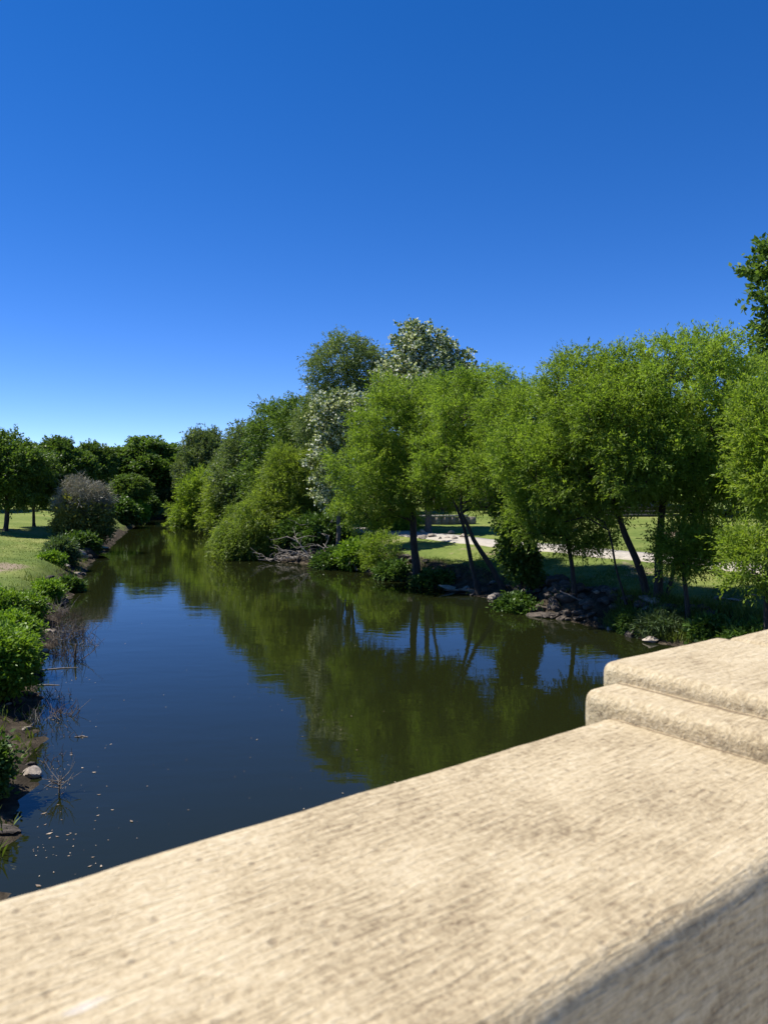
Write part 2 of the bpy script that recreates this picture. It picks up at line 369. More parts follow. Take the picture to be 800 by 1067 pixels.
def grow(geo, centres, stems, rng, r_tip=.012, sides=6, rmax=.12, power=.47, bend=.25):
    """stems: list of [(x,y,z,r),...] polylines; limbs run from the stems to every clump centre"""
    P, par, load, lim = [], [], [], []
    for st in stems:
        st = np.array(st, float)
        seg = np.r_[0, np.cumsum(np.linalg.norm(np.diff(st[:, :3], axis=0), axis=1))]
        n = max(4, int(seg[-1] / .35)); q = np.linspace(0, seg[-1], n)
        pp = np.stack([np.interp(q, seg, st[:, k]) for k in range(4)], 1)
        wig = np.stack([noise3(np.stack([q * .7, q * 0 + k * 9.1, q * 0 + st[0, 0] * 3 + .5], -1), 21) for k in range(2)], 1) * .08
        wig *= np.minimum(1, np.arange(n) / 3)[:, None]; pp[:, :2] += wig
        rr = pp[:, 3].copy(); rr[:1] *= 1.35
        if n > 3: rr[1] *= 1.12
        geo.tube(pp[:, :3], rr, 10, .14, 3)
        for k in range(n):
            if k < n * .25: continue
            P.append(pp[k, :3]); lim.append(pp[k, 3])
    if not len(P): return
    P = np.array(P); lim = np.array(lim); ns = len(P)
    parent = [-1] * ns
    order = np.argsort([np.linalg.norm(P - c, axis=1).min() for c in centres])
    nodes = [p for p in P]; br = []
    for ci in order:
        c = centres[ci]; A = np.array(nodes)
        d = np.linalg.norm(A - c, axis=1)
        cost = d * (1 + 1.3 * np.clip((A[:, 2] - c[2]) / (d + 1e-6), -.15, 1))
        j = int(np.argmin(cost)); a = A[j]
        n = max(3, int(d[j] / .45)); t = np.linspace(0, 1, n)[1:]
        ln = d[j]
        pts = a + (c - a) * t[:, None]; pts[:, 2] += bend * ln * .5 * np.sin(t * math.pi) ; pts[:-1] += rng.normal(0, .045 * ln, (len(t) - 1, 3))
        ids = []; p = j
        for q in pts:
            nodes.append(q); parent.append(p); p = len(nodes) - 1; ids.append(p)
        br.append((j, ids))
    cnt = np.zeros(len(nodes))
    for j, ids in br: cnt[ids[-1]] += 1
    for k in range(len(nodes) - 1, -1, -1):
        if parent[k] >= 0: cnt[parent[k]] += cnt[k]
    rad = np.minimum(r_tip * np.maximum(cnt, 1) ** power, rmax)
    rad[:ns] = lim
    A = np.array(nodes)
    for j, ids in br:
        pts = np.vstack([A[j], A[ids]]); rr = np.r_[min(rad[j], rad[ids[0]] * 1.15), rad[ids]]
        geo.tube(pts, rr, sides)

STY = dict(
    willow=dict(tl=.62, nl=14, ll=.14, lw=.045, droop=.07, spread=.5, up=.55, cr=.36, mat='willow'),
    oak=dict(tl=.5, nl=9, ll=.20, lw=.13, droop=.12, spread=.7, up=.5, cr=.55, mat='oak'),
    elm=dict(tl=.7, nl=10, ll=.22, lw=.10, droop=.3, spread=.55, up=.5, cr=.6, mat='elm'),
    poplar=dict(tl=.55, nl=9, ll=.22, lw=.19, droop=.2, spread=.8, up=.25, cr=.5, mat='poplar'),
    bush=dict(tl=.38, nl=8, ll=.13, lw=.06, droop=.2, spread=.6, up=.5, cr=.22, mat='bush'),
)

def crown_mesh(name, rng, cen, od, twigs, style, mat=None, axis_out=.8, upb=.25, **ov):
    s = dict(STY[style]); s.update(ov)
    T = len(cen) * twigs
    c = np.repeat(cen, twigs, 0); o = np.repeat(od, twigs, 0)
    start = c + rng.normal(0, s['cr'] * .55, (T, 3)) * np.array([1, 1, .75])
    d = o * axis_out + rng.normal(0, .62, (T, 3)); d[:, 2] += upb
    tone = np.repeat(rng.uniform(.32, .68, len(cen)), twigs) + rng.normal(0, .10, T)
    V, Fq, t = leaves(rng, start, unit(d), s['tl'], s['nl'], s['ll'], s['lw'], s['droop'], s['spread'], s['up'], tone)
    if style == 'poplar':
        t = np.where(rng.uniform(0, 1, len(t)) < s.get('silver', .40), 1.0, np.clip(t, 0, .62))
    return mesh_np(name, V, Fq, M[mat or s['mat']], {'tone': ('FACE', t)})

def make_tree(name, label, cat, xy, blobs, stems, seed, style='willow', twigs=22, gap=.6, mat=None, bark='bark', group=None, rmax=.12, rtip=.012, dz=0, **ov):
    rng = np.random.default_rng(seed)
    t = thing(name, label, cat, (xy[0], xy[1], gz(*xy) - .06 + dz), 0, group)
    cen, od = crown_centres(rng, blobs, gap)
    g = Geo(); grow(g, cen, stems, rng, rtip, 6, rmax)
    link('trunk', g.mesh('trunk', M[bark]), t)
    link('crown', crown_mesh('crown', rng, cen, od, twigs, style, mat, **ov), t)
    return t

# ================================================================== THE SETTING
def axis(lo, hi, a, b, step, g=1.18):
    c = list(np.arange(a, b + step / 2, step)); s = step
    x = c[0]
    while x > lo: s *= g; x -= s; c.insert(0, x)
    s = step; x = c[-1]
    while x < hi: s *= g; x += s; c.append(x)
    return np.array(c)
gx = axis(-900, 900, -36, 34, .36); gy = axis(-300, 1200, 9, 72, .36)
GX, GY = np.meshgrid(gx, gy)
GZ = ground(GX, GY); GD, GR = river(GX, GY)
nb = n2(GX, GY, .6, 31)
bank = np.where(GR, 1.15 - (GD - .2) / 3.4, 1.05 - (GD + .2) / 2.6) + .25 * nb
bank = np.clip(bank - .5 * sstep((GY - 75) / 25), 0, 1.2) + .75 * (GR & (GD < 9) & (GD > 0)) * sstep((n2(GX, GY, .45, 41) - .05) * 2.2) * np.clip(1.2 - GD / 9, 0, 1)
dry = .35 * sstep(n2(GX, GY, .12, 51) * 2 + .1) * (~GR) * np.exp(-((GD - 3.2) / 2.2) ** 2) * 2.2
dry = dry + .95 * np.exp(-(((GX - 20.8) / 2.6) ** 2 + ((GY - 52) / 4.0) ** 2)) + GR * (GD > 2) * (GD < 12) * .55 * sstep(n2(GX, GY, .4, 61) * 2.4 - .1)
nx, ny = len(gx), len(gy)
idx = np.arange(nx * ny).reshape(ny, nx)
FQ = np.stack([idx[:-1, :-1], idx[:-1, 1:], idx[1:, 1:], idx[1:, :-1]], -1).reshape(-1, 4)
struct('ground', mesh_np('ground', np.stack([GX, GY, GZ], -1).reshape(-1, 3), FQ, ground_mat(), {'bank': ('POINT', bank.ravel()), 'dry': ('POINT', dry.ravel())}, True))

wp = np.array([(-55, -40, 0), (40, -40, 0), (40, 140, 0), (-55, 140, 0)], float)
struct('water', mesh_np('water', wp, [[0, 1, 2, 3]], water_mat()))

def p2g(px, py, z=None):
    """the point of the ground seen at a place of the photograph"""
    Y = F * (H - 1.5) / max(py - HZ, 1)
    for _ in range(25):
        zz = gz((px - CX) / F * Y, Y) if z is None else z
        Y = .5 * Y + .5 * F * (H - zz) / max(py - HZ, 1)
    return ((px - CX) / F * Y, Y)

# the concrete path beyond the trees
pts = np.array([p2g(*p) for p in [(840, 599), (785, 593), (740, 588), (700, 583.5), (655, 579), (610, 575), (560, 570.5), (510, 565.5), (470, 560.5), (425, 556.5), (380, 553.5), (345, 551)]])
sl = np.r_[0, np.cumsum(np.linalg.norm(np.diff(pts, axis=0), axis=1))]
q = np.linspace(0, sl[-1], 160)
pc = np.stack([np.interp(q, sl, pts[:, k]) for k in (0, 1)], 1)
for _ in range(30): pc[1:-1] = .25 * pc[:-2] + .5 * pc[1:-1] + .25 * pc[2:]
tg = unit(np.gradient(pc, axis=0)); nr = np.stack([-tg[:, 1], tg[:, 0]], 1)
PV, PF = [], []
offs = [-1.0, -1.0, -.5, 0, .5, 1.0, 1.0]
for k, o_ in enumerate(offs):
    c = pc + nr * o_; z = ground(c[:, 0], c[:, 1]) + (.06 if 0 < k < 6 else -.12)
    PV.append(np.c_[c, z])
nk = len(offs); PV = np.stack(PV, 1).reshape(-1, 3)
for i in range(len(pc) - 1):
    for k in range(nk - 1): PF.append([i * nk + k, (i + 1) * nk + k, (i + 1) * nk + k + 1, i * nk + k + 1])
struct('path', mesh_np('path', PV, PF, M['path']))

# ================================================================== THE BRIDGE
PH = math.atan2(.603, .797)                 # direction of the bridge in plan
BR = (0, 0, PH)
def rounded_box(lo, hi, r, step, amp, seed, mat, name, parent):
    """box with rounded, slightly uneven edges; lo / hi in bridge coordinates (along, across, height)"""
    lo = np.array(lo, float); hi = np.array(hi, float)
    ax = []
    for k in range(3):
        L_ = hi[k] - lo[k]; m = max(2, int(L_ / step))
        inner = np.linspace(lo[k] + r, hi[k] - r, m)
        e = np.linspace(0, r, 5)[:-1]
        ax.append(np.r_[lo[k] + e, inner, hi[k] - e[::-1]])
    Vs, Fs, n = [], [], 0
    for k in range(3):
        a, b = [(1, 2), (2, 0), (0, 1)][k]
        for side in (0, 1):
            A, B = np.meshgrid(ax[a], ax[b], indexing='ij')
            P = np.zeros(A.shape + (3,)); P[..., a] = A; P[..., b] = B; P[..., k] = (lo, hi)[side][k]
            i = np.arange(A.size).reshape(A.shape)
            f = np.stack([i[:-1, :-1], i[1:, :-1], i[1:, 1:], i[:-1, 1:]], -1).reshape(-1, 4)
            if not side: f = f[:, ::-1]
            Vs.append(P.reshape(-1, 3)); Fs.append(f + n); n += A.size
    V = np.vstack(Vs); inn = np.clip(V, lo + r, hi - r); d = V - inn
    l = np.linalg.norm(d, axis=1, keepdims=True); V = inn + np.where(l > 0, d / (l + 1e-12) * r, 0)
    nn = d / (l + 1e-12)
    V = V + nn * (amp * fbm(V * 9, seed, 4)[:, None] * 1.6 + amp * .9 * fbm(V * np.array([14, 60, 60]), seed + 5, 3)[:, None])
    me = mesh_np(name, V, np.vstack(Fs), mat, smooth=True)
    bm = bmesh.new(); bm.from_mesh(me); bmesh.ops.remove_doubles(bm, verts=bm.verts, dist=1e-4); bm.to_mesh(me); bm.free()
    return link(name, me, parent)
par = thing('bridge_parapet', 'sunlit tan concrete bridge parapet with stepped pilaster above the river', 'parapet', (-.008, -.006, .007), PH)
rounded_box((-2.6, .386, 5.43), (1.4, .804, 5.6), .024, .012, .0012, 1, M['conc'], 'cap', par)
rounded_box((-14, .425, 4.4), (1.6, .76, 5.44), .01, .2, 0, 2, M['conc'], 'panel_wall', par)
rounded_box((-14, .377, 5.43), (-2.61, .802, 5.598), .028, .1, .001, 12, M['conc'], 'cap', par)
pil = rounded_box((1.077, .335, 5.35), (2.9, .849, 5.634), .020, .012, .0014, 3, M['conc'], 'pilaster', par)
rounded_box((1.166, .30, 5.50), (1.556, .878, 5.663), .019, .009, .0012, 4, M['conc'], 'pilaster_block', pil)
rounded_box((1.588, .302, 5.50), (2.81, .876, 5.655), .019, .012, .0014, 5, M['conc'], 'pilaster_block', pil)
rounded_box((1.54, .33, 5.50), (1.62, .86, 5.644), .01, .03, .001, 6, M['conc'], 'joint_filler', pil)
rounded_box((1.2, .36, 4.4), (2.8, .83, 5.36), .01, .2, 0, 7, M['conc'], 'pilaster_shaft', par)
rounded_box((2.3, .378, 5.43), (46, .803, 5.599), .028, .25, .001, 8, M['conc'], 'cap', par)
rounded_box((2.3, .427, 4.4), (46, .758, 5.44), .01, .5, 0, 9, M['conc'], 'panel_wall', par)
dk = Geo(); dk.box((16, -4.5, 4.2), (60, 10.6, .4)); dk.box((16, .6, 3.9), (60, .5, .9)); dk.box((16, -9.5, 3.9), (60, .5, .9))
for u in (-6, 9, 24): dk.box((u, -4.5, 1.0), (.9, 9.5, 6.2))
o = struct('bridge_deck', dk.mesh('bridge_deck', M['deck'], False)); o.rotation_euler = BR

# ================================================================== TREES
def blob(px, py, rx, rz, k, bx, bz, n, dy=0, ry=None):
    """ellipsoid in a tree's own frame from its place in the photograph; k = metres per pixel there"""
    return ((px - bx) * k, dy, H + (HZ - py) * k - bz, rx * k, (ry or rx) * k, rz * k, n)
def stem(pts, k, bx, bz, r0, r1, dy=0):
    n = len(pts)
    return [((px - bx) * k, dy * i / (n - 1), max(-.1, H + (HZ - py) * k - bz) if i else -.1, r0 + (r1 - r0) * i / (n - 1)) for i, (px, py) in enumerate(pts)]

def hero(name, label, px, Y, blobs, stems, seed, **kw):
    k = Y / F; x, _ = at(px, Y); bz = gz(x, Y) - .06
    bl = [blob(*b[:4], k, px, bz, b[4], *(b[5:])) for b in blobs]
    st = [stem(s[0], k, px, bz, *s[1:]) for s in stems]
    return make_tree(name, label, 'tree', (x, Y), bl, st, seed, **kw)

GW = 'willows along the path bank'
hero('willow_tree', 'tall bright willow with upright grey trunk beside the dark slanting trunk', 686, 30.5,
     [(700, 426, 78, 64, 95), (765, 440, 60, 60, 60, -.5), (655, 445, 55, 50, 45, .3), (742, 505, 58, 36, 45, -.6), (690, 495, 50, 32, 26, .5), (800, 480, 46, 52, 36, .4), (668, 474, 46, 32, 34, -1.4), (722, 496, 44, 26, 30, -1.4), (700, 400, 60, 40, 30, -1.5)],
     [([(686, 626), (684, 580), (690, 520), (694, 460), (700, 390)], .19, .05), ([(692, 540), (720, 500), (750, 450), (770, 420)], .08, .03)], 11, gap=.38, twigs=20, rmax=.07, group=GW)
hero('willow_tree', 'willow whose dark trunk slants out over the bank from the upright trunk', 676, 31.0,
     [(612, 432, 46, 56, 60), (590, 490, 42, 46, 45, .4), (640, 410, 40, 40, 34), (600, 395, 26, 28, 16, .5), (628, 500, 36, 34, 24), (640, 478, 36, 36, 36, -2.6), (625, 440, 40, 34, 30, -2)],
     [([(677, 622), (664, 590), (650, 556), (640, 528), (626, 480), (614, 430)], .165, .05), ([(652, 562), (630, 545), (610, 535)], .05, .02)], 12, gap=.38, twigs=20, rmax=.06, group=GW)
hero('willow_tree', 'low willow hanging to the lawn above the dark rocky bank', 597, 33.8,
     [(582, 500, 50, 42, 74), (604, 548, 30, 24, 30, -.3), (570, 450, 38, 40, 36, .4), (560, 535, 28, 24, 18, .2), (545, 478, 34, 32, 30, -1), (615, 470, 34, 36, 30, -1.6)],
     [([(599, 612), (592, 575), (588, 540), (582, 500), (572, 450)], .11, .03)], 13, gap=.38, twigs=20, rmax=.05, group=GW)
ivy = hero('ivy_clad_tree', 'olive willow with a trunk wrapped in dark ivy behind the bare dirt bank', 541, 36.3,
     [(535, 440, 40, 48, 50), (552, 434, 26, 26, 20), (522, 485, 34, 34, 28), (560, 480, 30, 40, 24, .4)],
     [([(542, 607), (540, 570), (538, 520), (535, 450), (540, 405)], .12, .03)], 14, gap=.42, twigs=22, rmax=.06)
rng = np.random.default_rng(140)
k = 36.3 / F; bz = gz(*at(541, 36.3))
cen, od = crown_centres(rng, [blob(538, 560, 17, 26, k, 541, bz, 40), blob(546, 590, 14, 18, k, 541, bz, 24), blob(532, 530, 18, 20, k, 541, bz, 24)], .16)
link('ivy', crown_mesh('ivy', rng, cen, od, 14, 'bush', 'oak', ll=.16, lw=.13, tl=.35), ivy)
hero('willow_tree', 'forked willow with two bare stems leaning over the flat stone slabs', 512, 39.8,
     [(492, 430, 46, 40, 60), (470, 478, 42, 34, 40), (515, 498, 36, 34, 34, .4), (508, 410, 28, 22, 20), (535, 462, 28, 30, 24)],
     [([(527, 612), (508, 585), (492, 560), (480, 535), (478, 480), (485, 430)], .15, .04), ([(498, 600), (488, 575), (482, 548), (470, 515), (462, 480)], .13, .035, .4)], 15, gap=.4, twigs=22, rmax=.06, group=GW)
hero('willow_tree', 'broad rounded willow with straight trunk in front of the white poplar', 430, 43.7,
     [(425, 440, 48, 42, 80), (388, 495, 42, 40, 56, -.4), (458, 478, 40, 50, 52, .3), (425, 508, 60, 24, 50), (382, 528, 32, 17, 20, -.3), (450, 432, 32, 28, 28), (400, 445, 30, 34, 26)],
     [([(434, 592), (430, 555), (428, 510), (425, 450), (424, 415)], .25, .06)], 16, gap=.6, twigs=28, rmax=.09, group=GW)
hero('willow_tree', 'willow at the edge of the concrete parapet with low hanging yellow-green sprays', 797, 24,
     [(787, 585, 26, 27, 50, -.3), (818, 480, 40, 56, 80), (792, 440, 22, 34, 36, .4), (770, 570, 12, 14, 12)],
     [([(797, 650), (798, 600), (800, 540), (800, 460)], .125, .03)], 17, gap=.42, twigs=24, mat='willowy', rmax=.05, group=GW)
hero('willow_sapling', 'small yellow-green young willow with a thin leaning trunk beside the grey trunk', 716, 28.6,
     [(716, 573, 23, 22, 50), (704, 562, 14, 12, 14), (732, 562, 15, 14, 14)],
     [([(718, 630), (711, 605), (710, 580), (714, 556)], .10, .025)], 18, gap=.33, twigs=18, mat='willowy', rmax=.03)
hero('willow_sapling', 'feathery yellow-green sapling at the waterline under the broad rounded willow', 398, 48.3,
     [(398, 570, 16, 13, 22), (392, 582, 12, 8, 10)], [([(400, 592), (398, 570)], .03, .012)], 19, gap=.3, twigs=12, mat='willowy', rmax=.02)

# tall trees behind
hero('white_poplar', 'tall white poplar with silvery leaves rising above the willows', 445, 60,
     [(437, 378, 27, 31, 60), (475, 396, 17, 34, 34), (418, 400, 26, 26, 30), (450, 420, 46, 32, 50), (432, 361, 14, 18, 14)],
     [([(446, 575), (444, 500), (442, 430), (438, 345)], .28, .05), ([(444, 470), (462, 430), (476, 365)], .14, .04)], 21, style='poplar', gap=.85, twigs=22, cr=.65, ll=.21, lw=.19, tl=.7, nl=13, bark='barkg')
hero('white_poplar', 'shorter white poplar with pale leaves below the tall grey-green tree', 352, 55,
     [(355, 440, 25, 28, 50), (345, 470, 20, 22, 26), (350, 505, 20, 20, 12)],
     [([(352, 575), (352, 520), (354, 460), (356, 420)], .16, .04)], 22, style='poplar', gap=.75, twigs=18, cr=.55, ll=.20, lw=.17, tl=.6, nl=12, bark='barkg')
hero('elm_tree', 'tall grey-green round-topped tree standing behind the shorter white poplar', 362, 63,
     [(362, 383, 35, 27, 96), (348, 412, 26, 32, 44), (388, 405, 26, 30, 40), (335, 440, 24, 24, 26), (365, 435, 36, 30, 30)],
     [([(364, 575), (362, 500), (360, 440), (362, 365)], .30, .05), ([(361, 470), (378, 430), (388, 385)], .13, .04), ([(361, 480), (348, 440), (342, 400)], .12, .04)], 23, style='elm', mat='grey', gap=.85, twigs=30, cr=.62, ll=.24, lw=.075, tl=.8)
for j, (px, Y, bl, lab, mt) in enumerate([
    (322, 70, [(322, 450, 30, 30, 70), (318, 490, 34, 30, 40)], 'mid-green tree just downhill of the tall grey-green tree', 'elm'),
    (288, 75, [(288, 455, 26, 34, 60), (285, 500, 32, 26, 36)], 'mid-green tree in the middle of the slope of treetops', 'elm'),
    (258, 82, [(260, 475, 24, 30, 56), (250, 500, 26, 26, 34)], 'mid-green tree at the low end of the slope of treetops', 'grey')]):
    hero('elm_tree', lab, px, Y, bl, [([(px, 570), (px, 520), (px, 450)], .2, .05)], 24 + j, style='elm', mat=mt, gap=.95, twigs=26, cr=.75, ll=.32, lw=.12, tl=.9, rmax=.1, group='mid-green trees behind the river bend')
hero('shade_tree', 'dark broad-leaved tree reaching in from the edge of view above the willows', 850, 36,
     [(912, 310, 70, 80, 60), (822, 262, 24, 10, 14), (808, 248, 10, 7, 5, .3), (809, 280, 24, 6, 14), (800, 304, 13, 4, 7, .2), (813, 315, 18, 5, 10), (808, 340, 18, 6, 10, .2), (802, 360, 13, 9, 9, .1), (814, 380, 22, 11, 16), (845, 390, 50, 30, 30)],
     [([(852, 600), (852, 480), (850, 360), (856, 260)], .3, .06)], 28, style='oak', gap=.5, twigs=9, cr=.45, ll=.30, lw=.17, tl=.45, rmax=.1)

# shrubs hanging over the water
GS = 'willow shrubs overhanging the water'
hero('willow_shrub', 'yellow-green willow shrub at the far bend of the river', 212, 96,
     [(212, 515, 20, 22, 44), (200, 535, 18, 12, 22), (228, 530, 22, 14, 24)], [([(212, 548), (211, 525), (212, 500)], .1, .04)], 31, gap=.75, twigs=22, mat='willowy', cr=.7, ll=.42, lw=.1, tl=1.0, group=GS)
hero('willow_shrub', 'pale olive willow shrub trailing into the water beside the driftwood', 268, 60,
     [(268, 550, 34, 26, 90), (255, 565, 24, 16, 34, -.6), (292, 560, 22, 20, 30, -.4)], [([(272, 582), (270, 560), (266, 530)], .08, .03), ([(276, 582), (285, 555), (292, 540)], .06, .03)], 32, gap=.5, twigs=26, mat='willow2', cr=.5, ll=.30, lw=.055, tl=.9, droop=.8, group=GS)
hero('willow_shrub', 'olive willow shrub standing behind the trailing pale one', 312, 62,
     [(312, 500, 34, 30, 64), (300, 530, 40, 24, 44), (332, 535, 22, 24, 24)], [([(314, 580), (312, 540), (310, 490)], .12, .04)], 33, gap=.6, twigs=26, mat='willow2', cr=.55, ll=.30, lw=.06, tl=.9, group=GS)
hero('willow_shrub', 'grey-olive willow shrub between the yellow-green shrub and the slope of treetops', 243, 84,
     [(243, 515, 26, 26, 56), (238, 538, 24, 14, 26)], [([(243, 552), (243, 520)], .1, .04)], 34, gap=.75, twigs=24, mat='willow2', cr=.65, ll=.38, lw=.09, tl=1.0, group=GS)
def shrub(name, label, px, Y, hgt, wid, seed, mat, n=40, twigs=12, group=None, cat='shrub', dx=0, dz=0, gap=.14, **ov):
    x, _ = at(px, Y); x += dx
    bl = [(0, 0, hgt * .55, wid * .5, wid * .45, hgt * .45, n), (-.2 * wid, .1, hgt * .4, wid * .3, wid * .3, hgt * .35, n // 3), (.22 * wid, -.1, hgt * .38, wid * .3, wid * .3, hgt * .33, n // 3)]
    st = [[(0, 0, 0, .03), (.05 * wid, 0, hgt * .6, .012)], [(.06, .05, 0, .025), (-.25 * wid, .1, hgt * .5, .01)], [(-.05, 0, 0, .025), (.25 * wid, -.1, hgt * .45, .01)]]
    rng = np.random.default_rng(seed)
    t = thing(name, label, cat, (x, Y, gz(x, Y) - .05 + dz), 0, group)
    cen, od = crown_centres(rng, bl, gap * wid / 1.5)
    g = Geo(); grow(g, cen, st, rng, .005, 4, .02); link('stem', g.mesh('stem', M['bark']), t)
    link('foliage', crown_mesh('foliage', rng, cen, od, twigs, 'bush', mat, **ov), t); return t
# lawn bank: bright bushes
GB = 'bright leafy bushes along the lawn bank'
shrub('leafy_bush', 'large bright green bush overhanging the rocky hollow at the water', -14, 20.3, 1.3, 1.8, 41, 'bush', 130, 13, GB, gap=.10, dz=.2)
shrub('leafy_bush', 'bright green bush just behind the large overhanging bush', -8, 23.2, .8, 1.7, 42, 'bush', 110, 13, GB, gap=.10)
shrub('leafy_bush', 'light green bush reaching onto the lawn above two pale stones', 6, 26.2, .65, 1.4, 43, 'bush', 90, 12, GB, gap=.11)
shrub('leafy_bush', 'light green bush at the frame edge touching the mown lawn', -12, 28.0, .55, 1.6, 44, 'bush', 80, 12, GB, gap=.11)
shrub('leafy_bush', 'small bright bush with a white stone at its foot', 26, 31.5, .45, 1.0, 45, 'bush', 60, 11, GB, gap=.12)
shrub('leafy_bush', 'spiky bright green bush halfway along the lawn bank', 48, 37.0, .55, .9, 46, 'bush', 60, 11, GB, gap=.12)
shrub('leafy_bush', 'low bright weed bush at the edge of the lawn before the blue-green shrub', 54, 47, .35, .9, 47, 'bush', 36, 10, GB, ll=.18, lw=.08)
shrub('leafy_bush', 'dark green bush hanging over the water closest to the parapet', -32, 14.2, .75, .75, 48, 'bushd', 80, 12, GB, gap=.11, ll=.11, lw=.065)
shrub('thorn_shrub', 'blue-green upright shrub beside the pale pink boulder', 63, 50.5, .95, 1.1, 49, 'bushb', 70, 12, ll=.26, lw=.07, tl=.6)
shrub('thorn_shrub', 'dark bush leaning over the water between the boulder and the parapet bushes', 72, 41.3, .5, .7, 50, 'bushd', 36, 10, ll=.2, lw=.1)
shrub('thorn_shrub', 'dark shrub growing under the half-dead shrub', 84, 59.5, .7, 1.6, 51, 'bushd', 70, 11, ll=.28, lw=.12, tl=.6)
# half-dead shrub
hd = hero('half_dead_shrub', 'half-dead shrub with a bare grey top and yellowing lower leaves on the lawn bank', 84, 63.5,
     [(76, 528, 22, 14, 30), (98, 532, 20, 14, 26), (70, 545, 16, 10, 14), (104, 548, 14, 9, 12)],
     [([(72, 566), (72, 548), (78, 515), (84, 500)], .15, .03), ([(80, 566), (92, 540), (102, 512)], .1, .03)], 52, style='bush', mat='yell', gap=.45, twigs=20, cr=.45, ll=.30, lw=.15, tl=.7, rmax=.06)
rng = np.random.default_rng(53); k = 63.5 / F; bz = gz(*at(84, 63.5))
cen, od = crown_centres(rng, [blob(88, 513, 19, 12, k, 84, bz, 40), blob(100, 520, 12, 11, k, 84, bz, 22), blob(72, 519, 13, 11, k, 84, bz, 24), blob(108, 514, 9, 8, k, 84, bz, 16), blob(80, 503, 10, 7, k, 84, bz, 12)], .36)
link('bare_twigs', crown_mesh('bare_twigs', rng, cen, od, 24, 'willow', 'twig', cr=.5, ll=.42, lw=.035, tl=.6, nl=6, droop=-.1, up=.2), hd)

hd.scale = (.84, .84, .9)
# tree kinds beyond: built once, then copied with their trunk and crown
def proto(name, label, px, Y, py, w, seed, style, mat, group, **kw):
    rng = np.random.default_rng(seed)
    bl = []
    for q in range(7):
        a = q / 7 * 6.28 + rng.uniform(-.3, .3)
        bl.append((math.cos(a) * 2.6, math.sin(a) * 2.6, rng.uniform(3.9, 7.2), rng.uniform(1.5, 2.4), rng.uniform(1.5, 2.4), rng.uniform(1.2, 2.4), 26))
    bl += [(0, 0, 7.6, 2.6, 2.6, 2.3, 40), (1.2, -.8, 5.2, 2.6, 2.6, 2.2, 26), (-1.6, .5, 8.2, 1.5, 1.5, 1.2, 12)]
    st = [[(0, 0, -.1, .26), (.1, .05, 2.2, .2), (.0, .1, 5, .12), (.1, 0, 8, .05)], [(.1, .05, 2.0, .14), (1.2, .6, 4.2, .09), (2, 1, 6, .04)], [(.08, .05, 2.4, .13), (-1.3, -.5, 4.6, .08), (-2.2, -.6, 6.2, .04)]]
    t = make_tree(name, label, 'tree', at(px, Y), bl, st, seed, style=style, mat=mat, gap=.62, twigs=20, group=group, rmax=.1, **kw)
    return t
def put(root, first, label, px, Y, py, w, rz, group):
    x, y = at(px, Y); z = gz(x, y) - .08; hh = ztop(py, Y) - z; ww = w * Y / F
    s = (ww / 9.0, ww / 9.0, hh / 10.1)
    if first: root.location = (x, y, z); root.rotation_euler = (0, 0, rz); root.scale = s; root['label'] = label; root['group'] = group; return root
    return dup(root, (x, y, z), rz, label, group, s)
KW = dict(cr=.75, ll=.40, lw=.24, tl=.7)
oakA = proto('oak_tree', 'x', 10, 64, 452, 70, 61, 'oak', 'oak', None, cr=.6, ll=.26, lw=.15, tl=.6)
oakB = proto('oak_tree', 'x', 10, 95, 452, 70, 62, 'oak', 'oak', None, **KW)
oakC = proto('oak_tree', 'x', 10, 95, 452, 70, 63, 'elm', 'elm', None, cr=.75, ll=.42, lw=.2, tl=.8)
greyD = proto('elm_tree', 'x', 10, 95, 452, 70, 64, 'elm', 'grey', None, cr=.7, ll=.36, lw=.14, tl=.8)
GO, GF, GP = 'dark oaks on the lawn', 'trees beyond the river bend', 'trees behind the path'
used = set()
